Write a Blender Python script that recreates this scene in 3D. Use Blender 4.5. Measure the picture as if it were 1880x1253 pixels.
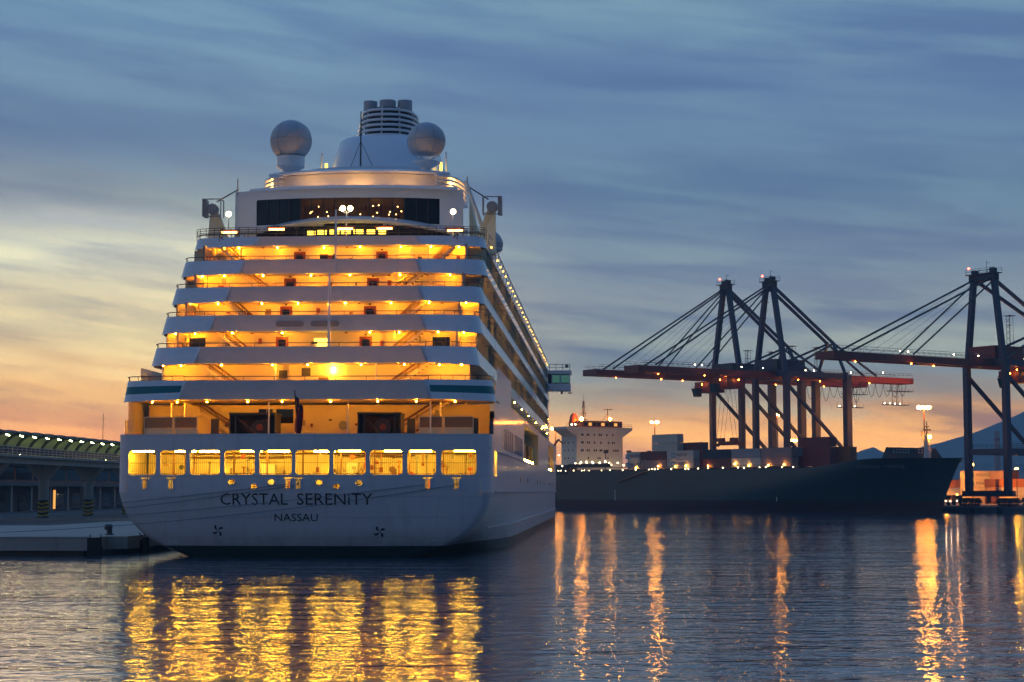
import bpy, bmesh, math, random
from math import sin, cos, pi, radians, atan2, sqrt
from mathutils import Vector, Matrix
random.seed(7)
scene = bpy.context.scene
for o in list(bpy.data.objects):
    bpy.data.objects.remove(o)
COL = scene.collection

# ------------------------------------------------------------------ camera
cam_d = bpy.data.cameras.new('camera')
cam = bpy.data.objects.new('camera', cam_d)
COL.objects.link(cam)
cam.location = (0, 0, 5.67)
cam.rotation_euler = (radians(90 + 4.9), 0, 0)
cam_d.sensor_width = 36
cam_d.lens = 61.76
cam_d.clip_start = 0.5
cam_d.clip_end = 60000
scene.camera = cam

# ------------------------------------------------------------------ world: dusk sky with streaky cloud
world = bpy.data.worlds.new('World')
scene.world = world
world.use_nodes = True
SUN_AZ = radians(-20)          # sunset glow, left of the view axis
def build_sky():
    nt = world.node_tree
    N, L = nt.nodes, nt.links
    N.clear()
    def node(t, **kw):
        n = N.new(t)
        for k, v in kw.items():
            setattr(n, k, v)
        return n
    def math_(op, a, b=None, c=None, clamp=False):
        n = node('ShaderNodeMath', operation=op, use_clamp=clamp)
        for i, v in enumerate((a, b, c)):
            if v is None: continue
            if isinstance(v, (int, float)): n.inputs[i].default_value = v
            else: L.new(v, n.inputs[i])
        return n.outputs[0]
    def rng(v, a, b, c=0.0, d=1.0, smooth=True):
        n = node('ShaderNodeMapRange', interpolation_type='SMOOTHSTEP' if smooth else 'LINEAR')
        L.new(v, n.inputs['Value'])
        for k, x in zip(('From Min', 'From Max', 'To Min', 'To Max'), (a, b, c, d)):
            n.inputs[k].default_value = x
        return n.outputs[0]
    def ramp(v, stops):
        n = node('ShaderNodeValToRGB')
        cr = n.color_ramp
        cr.interpolation = 'EASE'
        while len(cr.elements) > 1: cr.elements.remove(cr.elements[0])
        cr.elements[0].position = stops[0][0]; cr.elements[0].color = (*stops[0][1], 1)
        for p, c in stops[1:]:
            e = cr.elements.new(p); e.color = (*c, 1)
        L.new(v, n.inputs[0])
        return n.outputs[0]
    def mix(f, a, b, t='MIX'):
        n = node('ShaderNodeMix', data_type='RGBA', blend_type=t)
        if isinstance(f, (int, float)): n.inputs['Factor'].default_value = f
        else: L.new(f, n.inputs['Factor'])
        for s, v in ((6, a), (7, b)):
            if isinstance(v, tuple): n.inputs[s].default_value = (*v, 1)
            else: L.new(v, n.inputs[s])
        return n.outputs[2]
    tc = node('ShaderNodeTexCoord')
    sep = node('ShaderNodeSeparateXYZ')
    L.new(tc.outputs['Generated'], sep.inputs[0])
    X, Y, Z = sep.outputs
    el = math_('ARCSINE', math_('MINIMUM', math_('MAXIMUM', Z, -1.0), 1.0))
    az = math_('ARCTAN2', X, Y)
    # stretched noise in azimuth / elevation gives long, flat streaks that tilt gently
    def streaks(sx, sy, shear, detail, off, dist):
        cmb = node('ShaderNodeCombineXYZ')
        L.new(math_('MULTIPLY', az, sx), cmb.inputs[0])
        L.new(math_('MULTIPLY', math_('ADD', el, math_('MULTIPLY', az, shear)), sy), cmb.inputs[1])
        cmb.inputs[2].default_value = off
        n = node('ShaderNodeTexNoise')
        n.inputs['Scale'].default_value = 1.0
        n.inputs['Detail'].default_value = detail
        n.inputs['Roughness'].default_value = 0.55
        n.inputs['Distortion'].default_value = dist
        L.new(cmb.outputs[0], n.inputs['Vector'])
        return n.outputs['Fac']
    big = streaks(3.2, 22.0, 0.12, 4.0, 3.1, 0.35)
    fine = streaks(9.0, 85.0, 0.10, 5.0, 8.7, 0.2)
    wob = math_('ADD', math_('MULTIPLY', math_('SUBTRACT', big, 0.5), 0.085), math_('MULTIPLY', math_('SUBTRACT', fine, 0.5), 0.030))
    e2 = math_('ADD', el, wob)
    t = rng(e2, 0.0, 0.5, 0, 1, False)
    d = lambda deg: radians(deg) / 0.5
    west = ramp(t, [(0.0, (.78, .30, .13)), (d(1.6), (.90, .38, .13)), (d(3.4), (.90, .53, .22)), (d(5.4), (.70, .62, .50)),
                    (d(7.6), (.66, .69, .68)), (d(9.3), (.25, .30, .38)), (d(11.5), (.135, .225, .38)), (d(16), (.14, .27, .44)), (1.0, (.12, .24, .42))])
    mid = ramp(t, [(0.0, (.40, .19, .21)), (d(.9), (.62, .27, .17)), (d(2.1), (.92, .47, .15)), (d(3.1), (.40, .35, .35)),
                   (d(4.2), (.18, .235, .42)), (d(5.7), (.215, .27, .43)), (d(7.2), (.145, .215, .39)), (d(10), (.11, .20, .37)), (d(13), (.112, .208, .385)), (d(16), (.155, .285, .43)), (1.0, (.125, .245, .42))])
    east = ramp(t, [(0.0, (.014, .028, .060)), (d(6), (.015, .038, .095)), (1.0, (.028, .075, .20))])
    da = math_('ABSOLUTE', math_('SUBTRACT', az, SUN_AZ))
    sky = mix(rng(da, radians(8), radians(24)), west, mid)
    sky = mix(rng(da, radians(65), radians(155)), sky, east)
    sky = mix(rng(el, radians(20), radians(75)), sky, (.055, .17, .46))
    # darker violet undersides and paler gaps, fading out overhead
    low = rng(el, radians(13), radians(2.5))
    k = rng(big, 0.40, 0.62)
    k2 = rng(fine, 0.38, 0.62)
    kk = math_('ADD', math_('MULTIPLY', k, 0.62), math_('MULTIPLY', k2, 0.38))
    grey = mix(low, (.76, .80, .92), (.40, .45, .70))
    lite = mix(low, (1.28, 1.25, 1.10), (1.24, 1.24, 1.10))
    sky = mix(1.0, sky, mix(kk, grey, lite), 'MULTIPLY')
    sky = mix(1.0, sky, mix(rng(el, radians(12), radians(.5)), (1.23, 1.19, 1.13), (4.9, 4.2, 2.0)), 'MULTIPLY')   # seen through several kilometres of haze
    nish = node('ShaderNodeTexSky', sky_type='NISHITA', sun_disc=False)
    nish.sun_elevation = radians(-2.0)
    nish.sun_rotation = SUN_AZ
    nish.altitude = 0
    nm = mix(1.0, nish.outputs[0], (.10, .10, .10), 'MULTIPLY')
    sky = mix(1.0, sky, nm, 'ADD')
    bg = node('ShaderNodeBackground')
    L.new(sky, bg.inputs[0])
    bg.inputs[1].default_value = 1.0
    out = node('ShaderNodeOutputWorld')
    L.new(bg.outputs[0], out.inputs[0])
build_sky()

# the sun has just set: only a very weak, wide glow from the western horizon
sun_d = bpy.data.lights.new('sun', 'SUN')
sun = bpy.data.objects.new('sun', sun_d)
COL.objects.link(sun)
sun_d.energy = 0.12
sun_d.angle = radians(15)
sun_d.color = (1, .62, .38)
sun.rotation_euler = (radians(90 - 3), 0, pi - SUN_AZ)

scene.view_settings.view_transform = 'Standard'
scene.view_settings.look = 'None'
scene.view_settings.exposure = 0.0
scene.view_settings.gamma = 1.0
scene.view_settings.use_curve_mapping = False
cy = scene.cycles
cy.use_denoising = True
cy.max_bounces = 6
cy.diffuse_bounces = 3
cy.glossy_bounces = 3
cy.transmission_bounces = 4
cy.transparent_max_bounces = 8
cy.sample_clamp_indirect = 6.0
cy.caustics_reflective = False
cy.caustics_refractive = False
cy.use_light_tree = True

# ------------------------------------------------------------------ materials
MATS = {}
def mat(name, col, rough=0.5, metal=0.0, var=0.12, vscale=0.6, bump=0.0, bscale=6.0, streak=0.0, coat=0.0, spec=0.5, dirt=(0.25, .17, .10), plates=False):
    m = bpy.data.materials.new(name)
    m.use_nodes = True
    nt = m.node_tree
    N, L = nt.nodes, nt.links
    b = N['Principled BSDF']
    b.inputs['Roughness'].default_value = rough
    b.inputs['Metallic'].default_value = metal
    b.inputs['Coat Weight'].default_value = coat
    b.inputs['Coat Roughness'].default_value = 0.08
    b.inputs['Specular IOR Level'].default_value = spec
    tc = N.new('ShaderNodeTexCoord')
    n = N.new('ShaderNodeTexNoise')
    n.inputs['Scale'].default_value = vscale
    n.inputs['Detail'].default_value = 6
    L.new(tc.outputs['Object'], n.inputs['Vector'])
    mx = N.new('ShaderNodeMix'); mx.data_type = 'RGBA'
    L.new(n.outputs['Fac'], mx.inputs['Factor'])
    mx.inputs[6].default_value = (*[c * (1 - var) for c in col], 1)
    mx.inputs[7].default_value = (*[min(1, c * (1 + var)) for c in col], 1)
    out = mx.outputs[2]
    if streak:
        mp = N.new('ShaderNodeMapping')
        mp.inputs['Scale'].default_value = (1.4, 1.4, 0.07)
        L.new(tc.outputs['Object'], mp.inputs[0])
        n2 = N.new('ShaderNodeTexNoise')
        n2.inputs['Scale'].default_value = 1.0
        n2.inputs['Detail'].default_value = 5
        L.new(mp.outputs[0], n2.inputs['Vector'])
        r = N.new('ShaderNodeMapRange')
        r.inputs['From Min'].default_value = 0.52; r.inputs['From Max'].default_value = 0.80
        r.inputs['To Max'].default_value = streak
        L.new(n2.outputs['Fac'], r.inputs['Value'])
        m2 = N.new('ShaderNodeMix'); m2.data_type = 'RGBA'
        L.new(r.outputs[0], m2.inputs['Factor'])
        L.new(out, m2.inputs[6])
        m2.inputs[7].default_value = (*dirt, 1)
        out = m2.outputs[2]
    L.new(out, b.inputs['Base Color'])
    r2 = N.new('ShaderNodeMapRange')
    r2.inputs['To Min'].default_value = max(0.02, rough * 0.8); r2.inputs['To Max'].default_value = min(1, rough * 1.25)
    L.new(n.outputs['Fac'], r2.inputs['Value'])
    L.new(r2.outputs[0], b.inputs['Roughness'])
    if bump:
        n3 = N.new('ShaderNodeTexNoise')
        n3.inputs['Scale'].default_value = bscale
        n3.inputs['Detail'].default_value = 4
        L.new(tc.outputs['Object'], n3.inputs['Vector'])
        bp = N.new('ShaderNodeBump')
        bp.inputs['Strength'].default_value = 1.0
        bp.inputs['Distance'].default_value = bump
        L.new(n3.outputs['Fac'], bp.inputs['Height'])
        nrm = bp.outputs[0]
        if plates:                                       # faint weld seams between hull plates
            sx = N.new('ShaderNodeSeparateXYZ'); L.new(tc.outputs['Object'], sx.inputs[0])
            ad = N.new('ShaderNodeMath'); L.new(sx.outputs[0], ad.inputs[0]); L.new(sx.outputs[1], ad.inputs[1])
            cb = N.new('ShaderNodeCombineXYZ'); L.new(ad.outputs[0], cb.inputs[0]); L.new(sx.outputs[2], cb.inputs[1])
            br = N.new('ShaderNodeTexBrick')
            br.inputs['Scale'].default_value = 1.0; br.inputs['Mortar Size'].default_value = .035
            br.inputs['Brick Width'].default_value = 5.2; br.inputs['Row Height'].default_value = 1.75; br.inputs['Mortar Smooth'].default_value = .6
            L.new(cb.outputs[0], br.inputs['Vector'])
            b2 = N.new('ShaderNodeBump'); b2.inputs['Distance'].default_value = .02; b2.inputs['Strength'].default_value = .8
            L.new(br.outputs['Fac'], b2.inputs['Height']); L.new(nrm, b2.inputs['Normal'])
            nrm = b2.outputs[0]
            sm = N.new('ShaderNodeMath'); sm.operation = 'MULTIPLY'; sm.inputs[1].default_value = .34
            L.new(br.outputs['Fac'], sm.inputs[0])
            m3 = N.new('ShaderNodeMix'); m3.data_type = 'RGBA'
            L.new(sm.outputs[0], m3.inputs['Factor']); L.new(out, m3.inputs[6]); m3.inputs[7].default_value = (*dirt, 1)
            # grime and scuffing just above the waterline
            gr = N.new('ShaderNodeMapRange'); gr.inputs['From Min'].default_value = 2.6; gr.inputs['From Max'].default_value = .9
            L.new(sx.outputs[2], gr.inputs['Value'])
            gm_ = N.new('ShaderNodeMath'); gm_.operation = 'MULTIPLY'; L.new(gr.outputs[0], gm_.inputs[0]); L.new(n3.outputs['Fac'], gm_.inputs[1])
            m4 = N.new('ShaderNodeMix'); m4.data_type = 'RGBA'
            L.new(gm_.outputs[0], m4.inputs['Factor']); L.new(m3.outputs[2], m4.inputs[6]); m4.inputs[7].default_value = (.16, .17, .14, 1)
            L.new(m4.outputs[2], b.inputs['Base Color'])
        L.new(nrm, b.inputs['Normal'])
    MATS[name] = m
    return m
def glow(name, col, strength):
    m = bpy.data.materials.new(name)
    m.use_nodes = True
    nt = m.node_tree
    nt.nodes.clear()
    e = nt.nodes.new('ShaderNodeEmission')
    e.inputs[0].default_value = (*col, 1)
    e.inputs[1].default_value = strength
    o = nt.nodes.new('ShaderNodeOutputMaterial')
    nt.links.new(e.outputs[0], o.inputs[0])
    MATS[name] = m
    return m
WARM = (1.0, .33, .006)
SOD = (1.0, .42, .06)
YEL = (1.0, .62, .10)
mat('ship_white', (.78, .79, .80), .28, var=.05, vscale=.25, bump=.012, bscale=.5, streak=.10, coat=.5, dirt=(.55, .48, .40))
mat('hull_white', (.66, .67, .69), .40, var=.09, vscale=.2, bump=.06, bscale=.8, streak=.34, coat=.2, plates=True, dirt=(.42, .36, .30))
mat('deck_cream', (.74, .66, .44), .5, var=.08, vscale=.4)
mat('boot_green', (.012, .035, .03), .35, var=.4, vscale=.5, bump=.03, bscale=2)
mat('stripe_teal', (.0, .16, .17), .3, var=.1)
mat('teak', (.28, .16, .08), .6, var=.2, vscale=3)
mat('door_wood', (.20, .045, .02), .35, var=.25, vscale=4)
mat('dark_glass', (.008, .010, .014), .06, var=.2, spec=.6)
mat('glass_teal', (.02, .06, .07), .08, var=.2)
mat('dark_steel', (.035, .038, .042), .5, var=.3, vscale=2)
mat('rail_steel', (.45, .43, .40), .35, metal=.4, var=.1)
mat('brown_rail', (.14, .07, .03), .45, var=.2)
mat('letter_dark', (.012, .013, .016), .5, var=.2)
mat('grey_paint', (.30, .31, .33), .45, var=.1)
mat('concrete', (.40, .36, .31), .85, var=.28, vscale=.25, bump=.03, bscale=3, streak=.3, dirt=(.08, .08, .075))
mat('concrete_dark', (.13, .13, .13), .9, var=.3, vscale=.3, bump=.03, bscale=3, streak=.4, dirt=(.03, .03, .03))
mat('rubber', (.012, .012, .013), .8, var=.3, bump=.02)
mat('rope', (.22, .22, .23), .9, var=.2, vscale=8)
mat('hazard_yellow', (.55, .35, .02), .6, var=.2)
mat('hazard_black', (.015, .015, .015), .6, var=.2)
mat('walk_pale', (.38, .42, .28), .5, var=.1)
mat('cabin_wall', (.36, .29, .24), .45, var=.3, vscale=.4)
mat('walk_green', (.10, .14, .09), .4, var=.15)
mat('pane', (.06, .08, .07), .12, var=.2)
mat('smoked_screen', (.26, .17, .09), .25, var=.2)
mat('cs_hull', (.042, .064, .058), .38, var=.22, vscale=.12, bump=.02, bscale=.6, streak=.25, dirt=(.05, .035, .03))
mat('cs_boot', (.085, .022, .020), .6, var=.3, vscale=.2, streak=.4, dirt=(.03, .02, .02))
mat('cs_white', (.62, .60, .55), .5, var=.08, vscale=.3, streak=.25, dirt=(.3, .2, .13))
mat('cs_black', (.014, .018, .02), .6, var=.3)
mat('cs_deck', (.05, .03, .028), .7, var=.3)
mat('cs_red', (.30, .06, .02), .5, var=.2)
mat('crane_blue', (.035, .048, .085), .45, var=.2, vscale=.3, streak=.2, dirt=(.05, .035, .03))
mat('crane_red', (.20, .034, .022), .45, var=.25, vscale=.3, streak=.25, dirt=(.06, .03, .02))
mat('crane_dark', (.025, .03, .04), .5, var=.2)
mat('mountain', (.05, .055, .05), .95, var=.5, vscale=.004, spec=.1)
mat('flag_red', (.20, .02, .03), .8, var=.15)
mat('flag_navy', (.01, .015, .06), .8, var=.15)
for nm, c in (('box_white', (.62, .56, .46)), ('box_grey', (.30, .31, .32)), ('box_brown', (.15, .045, .03)), ('box_red', (.26, .035, .025)),
              ('box_blue', (.05, .10, .17)), ('box_dark', (.03, .035, .045)), ('box_orange', (.40, .14, .03)), ('box_pink', (.33, .22, .20))):
    mat(nm, c, .55, var=.14, vscale=.5, streak=.35, dirt=tuple(v * .45 for v in c))
mat('grey_white', (.46, .47, .49), .5, var=.06, vscale=.5)
gm = mat('clear_glass', (.9, .9, .9), .02, var=0)
gm.node_tree.nodes['Principled BSDF'].inputs['Transmission Weight'].default_value = 0.0
def clear_glass():
    nt = gm.node_tree; N, L = nt.nodes, nt.links
    N.clear()
    t = N.new('ShaderNodeBsdfTransparent'); t.inputs[0].default_value = (.75, .72, .68, 1)
    g = N.new('ShaderNodeBsdfGlossy'); g.inputs['Roughness'].default_value = .05
    f = N.new('ShaderNodeFresnel'); f.inputs[0].default_value = 1.45
    mx = N.new('ShaderNodeMixShader'); o = N.new('ShaderNodeOutputMaterial')
    L.new(f.outputs[0], mx.inputs[0]); L.new(t.outputs[0], mx.inputs[1]); L.new(g.outputs[0], mx.inputs[2]); L.new(mx.outputs[0], o.inputs[0])
clear_glass()
mat('side_glass', (.03, .07, .14), .10, var=.2)
mat('letter_blue', (.03, .06, .12), .5); mat('logo_blue', (.10, .30, .45), .5)
mat('hole_sky_tone', (.75, .75, .72), .6)  # brightness of sky behind the breakwater holes, put into the colour
mat('deck_glass', (.02, .03, .035), .1, var=.1)
mat('asphalt', (.05, .05, .052), .85, var=.3, vscale=.3)
glow('bulb_warm', WARM, 2400)
glow('bulb_spot', (1, .44, .04), 300)
glow('bulb_table', (1, .55, .14), 45)
glow('tube_mooring', (1, .52, .03), 190)
glow('tube_heater', (1, .46, .09), 24)
glow('globe_lamp', (1, .78, .40), 26)
glow('string_bulb', (1, .46, .07), 6)
glow('room_lit', (1, .45, .10), 1.2)
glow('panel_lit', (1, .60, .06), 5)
glow('sodium', SOD, 150)
glow('house_flood', (1, .50, .20), 85)
glow('yard_flood', (1, .33, .015), 2300)
glow('sodium_big', (1, .32, .03), 330)
glow('deck_lamp', (1, .76, .40), 20)
glow('crane_lamp', (1, .78, .50), 55)
glow('crane_warm', (1, .33, .03), 100)
glow('beacon', (1, .08, .05), 14)
glow('walk_lamp', (.90, 1, .38), 60)
glow('wheelhouse', (.25, .75, .62), .16)

# ------------------------------------------------------------------ helpers
class MB:
    def __init__(s): s.v = []; s.f = []
    def add(s, vs, fs):
        n = len(s.v); s.v += [tuple(p) for p in vs]
        s.f += [tuple(n + i for i in f) for f in fs]
        return s
    def box(s, x0, x1, y0, y1, z0, z1):
        return s.add([(x0, y0, z0), (x1, y0, z0), (x1, y1, z0), (x0, y1, z0), (x0, y0, z1), (x1, y0, z1), (x1, y1, z1), (x0, y1, z1)],
                     [(0, 3, 2, 1), (4, 5, 6, 7), (0, 1, 5, 4), (1, 2, 6, 5), (2, 3, 7, 6), (3, 0, 4, 7)])
    def beam(s, p, q, w, h=None, up=(0, 0, 1)):
        h = h or w
        p, q = Vector(p), Vector(q)
        d = (q - p).normalized()
        a = d.cross(Vector(up))
        if a.length < 1e-4: a = d.cross(Vector((1, 0, 0)))
        a.normalize(); b = a.cross(d)
        c = [(-w / 2, -h / 2), (w / 2, -h / 2), (w / 2, h / 2), (-w / 2, h / 2)]
        vs = [r + a * i + b * j for r in (p, q) for i, j in c]
        return s.add(vs, [(0, 1, 2, 3), (7, 6, 5, 4), (0, 4, 5, 1), (1, 5, 6, 2), (2, 6, 7, 3), (3, 7, 4, 0)])
    def tube(s, pts, r, n=6, cap=True):
        pts = [Vector(p) for p in pts]
        rs = r if isinstance(r, (list, tuple)) else [r] * len(pts)
        k0 = len(s.v); A = None
        for i, p in enumerate(pts):
            d = (pts[min(i + 1, len(pts) - 1)] - pts[max(i - 1, 0)]).normalized()
            if A is None:
                A = d.cross(Vector((0, 0, 1)))
                if A.length < 1e-3: A = d.cross(Vector((1, 0, 0)))
            else:
                A = A - d * A.dot(d)
            A.normalize(); B = d.cross(A)
            for j in range(n):
                t = 2 * pi * j / n
                s.v.append(tuple(p + (A * cos(t) + B * sin(t)) * rs[i]))
        for i in range(len(pts) - 1):
            for j in range(n):
                a, b = k0 + i * n + j, k0 + i * n + (j + 1) % n
                s.f.append((a, b, b + n, a + n))
        if cap:
            s.f.append(tuple(k0 + j for j in range(n))[::-1])
            s.f.append(tuple(k0 + (len(pts) - 1) * n + j for j in range(n)))
        return s
    def lathe(s, c, prof, n=20, axis='z'):
        k0 = len(s.v)
        for r, h in prof:
            for j in range(n):
                t = 2 * pi * j / n
                u, w = r * cos(t), r * sin(t)
                s.v.append({'z': (c[0] + u, c[1] + w, c[2] + h), 'y': (c[0] + u, c[1] + h, c[2] + w), 'x': (c[0] + h, c[1] + u, c[2] + w)}[axis])
        for i in range(len(prof) - 1):
            for j in range(n):
                a, b = k0 + i * n + j, k0 + i * n + (j + 1) % n
                s.f.append((a, b, b + n, a + n))
        s.f.append(tuple(k0 + j for j in range(n))[::-1])
        s.f.append(tuple(k0 + (len(prof) - 1) * n + j for j in range(n)))
        return s
    def ball(s, c, r, n=8, m=5):
        pr = [(max(1e-3, r * sin(pi * i / m)), -r * cos(pi * i / m)) for i in range(m + 1)]
        return s.lathe(c, pr, n)
    def prism(s, poly, z0, z1):
        n = len(poly)
        z0f = z0 if callable(z0) else (lambda p: z0)
        z1f = z1 if callable(z1) else (lambda p: z1)
        vs = [(p[0], p[1], z0f(p)) for p in poly] + [(p[0], p[1], z1f(p)) for p in poly]
        return s.add(vs, [tuple(range(n))[::-1], tuple(range(n, 2 * n))] + [(i, (i + 1) % n, n + (i + 1) % n, n + i) for i in range(n)])
    def grid(s, rows, skip=None):
        nr, nc = len(rows), len(rows[0])
        vs = [p for r in rows for p in r]
        return s.add(vs, [(i * nc + j, i * nc + j + 1, (i + 1) * nc + j + 1, (i + 1) * nc + j)
                          for i in range(nr - 1) for j in range(nc - 1) if not (skip and skip(i, j))])
    def hole_cell(s, u0, u1, v0, v1, a0, a1, b0, b1, r, fn, depth=0.0, seg=4):
        """panel u0..u1 x v0..v1 with a rounded opening a0..a1 x b0..b1, mapped by fn(u, v, d)"""
        ring = []
        for cx, cz, t0 in ((a1 - r, b1 - r, 0), (a0 + r, b1 - r, pi / 2), (a0 + r, b0 + r, pi), (a1 - r, b0 + r, 1.5 * pi)):
            for i in range(seg + 1):
                t = t0 + pi / 2 * i / seg
                ring.append((cx + r * cos(t), cz + r * sin(t)))
        outer = []
        cs = [(u1, v1), (u0, v1), (u0, v0), (u1, v0)]
        for q in range(4):
            for i in range(seg + 1):
                f = i / seg
                x, z = ring[q * (seg + 1) + i]
                cxx, czz = cs[q]
                # slide along the two sides that meet in this corner
                if q == 0: p = (u1, z + (v1 - z) * min(1, 2 * f)) if f <= .5 else (x + (u1 - x) * min(1, 2 * (1 - f)), v1)
                elif q == 1: p = (x + (u0 - x) * min(1, 2 * f), v1) if f <= .5 else (u0, z + (v1 - z) * min(1, 2 * (1 - f)))
                elif q == 2: p = (u0, z + (v0 - z) * min(1, 2 * f)) if f <= .5 else (x + (u0 - x) * min(1, 2 * (1 - f)), v0)
                else: p = (x + (u1 - x) * min(1, 2 * f), v0) if f <= .5 else (u1, z + (v0 - z) * min(1, 2 * (1 - f)))
                outer.append(p)
        n = len(ring)
        vs = [fn(u, v, 0) for u, v in outer] + [fn(u, v, 0) for u, v in ring]
        fs = [(i, (i + 1) % n, n + (i + 1) % n, n + i) for i in range(n)]
        if depth:
            vs += [fn(u, v, depth) for u, v in ring]
            fs += [(n + i, n + (i + 1) % n, 2 * n + (i + 1) % n, 2 * n + i) for i in range(n)]
        return s.add(vs, fs)
    def mesh(s, name, recalc=True, smooth=None):
        me = bpy.data.meshes.new(name)
        me.from_pydata(s.v, [], s.f)
        if recalc:
            b = bmesh.new(); b.from_mesh(me)
            bmesh.ops.recalc_face_normals(b, faces=b.faces)
            b.to_mesh(me); b.free()
        if smooth:
            me.shade_smooth()
            me.set_sharp_from_angle(angle=radians(smooth))
        me.update()
        return me
    def build(s, name, m, parent=None, smooth=None, recalc=True):
        me = s.mesh(name, recalc, smooth)
        me.materials.append(MATS[m])
        o = bpy.data.objects.new(name, me)
        COL.objects.link(o)
        if parent is not None: o.parent = parent
        return o
def tag(o, label=None, cat=None, group=None, kind=None):
    for k, v in (('label', label), ('category', cat), ('group', group), ('kind', kind)):
        if v: o[k] = v
    return o
def empty(name, loc, rz=0.0):
    o = bpy.data.objects.new(name, None)
    COL.objects.link(o)
    o.empty_display_size = 0.5
    o.location = loc
    o.rotation_euler = (0, 0, rz)
    return o
def stuff(o):
    o['kind'] = 'stuff'
    return o
def copy_tree(o, parent=None):
    c = o.copy()
    COL.objects.link(c)
    c.parent = parent
    for ch in list(o.children): copy_tree(ch, c)
    return c
def like(o, parent, loc=None, scale=None, rot=None):
    """another piece that shares the mesh of o"""
    c = o.copy()
    COL.objects.link(c)
    c.parent = parent
    if loc is not None: c.location = loc
    if scale is not None: c.scale = scale
    if rot is not None: c.rotation_euler = rot
    return c
def text_mesh(txt, width, height):
    """flat lettering in x/z, centred on x=0, baseline z=0"""
    cu = bpy.data.curves.new('lettering', 'FONT')
    cu.body = txt; cu.size = 1; cu.resolution_u = 2
    ob = bpy.data.objects.new('lettering', cu)
    COL.objects.link(ob)
    dg = bpy.context.evaluated_depsgraph_get()
    me = bpy.data.meshes.new_from_object(ob.evaluated_get(dg))
    vs = [tuple(v.co) for v in me.vertices]
    fs = [tuple(p.vertices) for p in me.polygons]
    bpy.data.objects.remove(ob); bpy.data.meshes.remove(me)
    x0 = min(v[0] for v in vs); x1 = max(v[0] for v in vs); y1 = max(v[1] for v in vs); y0 = min(0, min(v[1] for v in vs))
    vs = [((v[0] - (x0 + x1) / 2) * width / (x1 - x0), 0, (v[1] - y0) * height / (y1 - y0)) for v in vs]
    return vs, fs
def lerp(a, b, t): return a + (b - a) * t
def interp(tab, z):
    if z <= tab[0][0]: return tab[0][1]
    for (a, p), (b, q) in zip(tab, tab[1:]):
        if z <= b: return lerp(p, q, (z - a) / (b - a))
    return tab[-1][1]
def smooth(t): t = max(0, min(1, t)); return t * t * (3 - 2 * t)

# ------------------------------------------------------------------ setting: water, mountains
def build_water():
    b = MB()
    b.add([(-9000, -400, 0), (9000, -400, 0), (9000, 9000, 0), (-9000, 9000, 0)], [(0, 1, 2, 3)])
    m = bpy.data.materials.new('harbour_water')
    m.use_nodes = True
    nt = m.node_tree; N, L = nt.nodes, nt.links
    p = N['Principled BSDF']
    p.inputs['Base Color'].default_value = (.042, .078, .112, 1)
    p.inputs['IOR'].default_value = 1.40
    p.inputs['Roughness'].default_value = .025
    tc = N.new('ShaderNodeTexCoord')
    def wave(sx, sy, rot, detail, dist, w=0.0):
        mp = N.new('ShaderNodeMapping')
        mp.inputs['Scale'].default_value = (sx, sy, 1)
        mp.inputs['Rotation'].default_value = (0, 0, rot)
        mp.inputs['Location'].default_value = (w, w * 2, 0)
        L.new(tc.outputs['Object'], mp.inputs[0])
        n = N.new('ShaderNodeTexNoise')
        n.inputs['Scale'].default_value = 1
        n.inputs['Detail'].default_value = detail
        n.inputs['Roughness'].default_value = .5
        n.inputs['Distortion'].default_value = dist
        L.new(mp.outputs[0], n.inputs['Vector'])
        return n.outputs['Fac']
    def mul(a, k):
        n = N.new('ShaderNodeMath'); n.operation = 'MULTIPLY'
        L.new(a, n.inputs[0])
        if isinstance(k, float): n.inputs[1].default_value = k
        else: L.new(k, n.inputs[1])
        return n.outputs[0]
    def add(a, c):
        n = N.new('ShaderNodeMath'); n.operation = 'ADD'
        L.new(a, n.inputs[0]); L.new(c, n.inputs[1])
        return n.outputs[0]
    w1 = mul(wave(.12, .32, .12, 1, .3), WAVE[0])
    w2 = mul(wave(.52, .90, -.14, 1.3, .5, 13.0), WAVE[1])
    w3 = mul(wave(1.45, 2.3, .08, 1.6, .4, 31.0), WAVE[2])
    # calmer and rougher patches, tens of metres long
    patch = wave(.012, .030, .1, 2, .5, 5.0)
    r = N.new('ShaderNodeMapRange')
    r.inputs['From Min'].default_value = .38; r.inputs['From Max'].default_value = .62
    r.inputs['To Min'].default_value = .62; r.inputs['To Max'].default_value = 1.15
    L.new(patch, r.inputs['Value'])
    h = mul(add(add(w1, w2), w3), r.outputs[0])
    bp = N.new('ShaderNodeBump')
    bp.inputs['Strength'].default_value = 1
    bp.inputs['Distance'].default_value = 1
    L.new(h, bp.inputs['Height'])
    L.new(bp.outputs[0], p.inputs['Normal'])
    MATS['harbour_water'] = m
    o = b.build('harbour_water', 'harbour_water', recalc=False)
    o['kind'] = 'structure'
WAVE = (0.125, 0.084, 0.048)
build_water()

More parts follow.
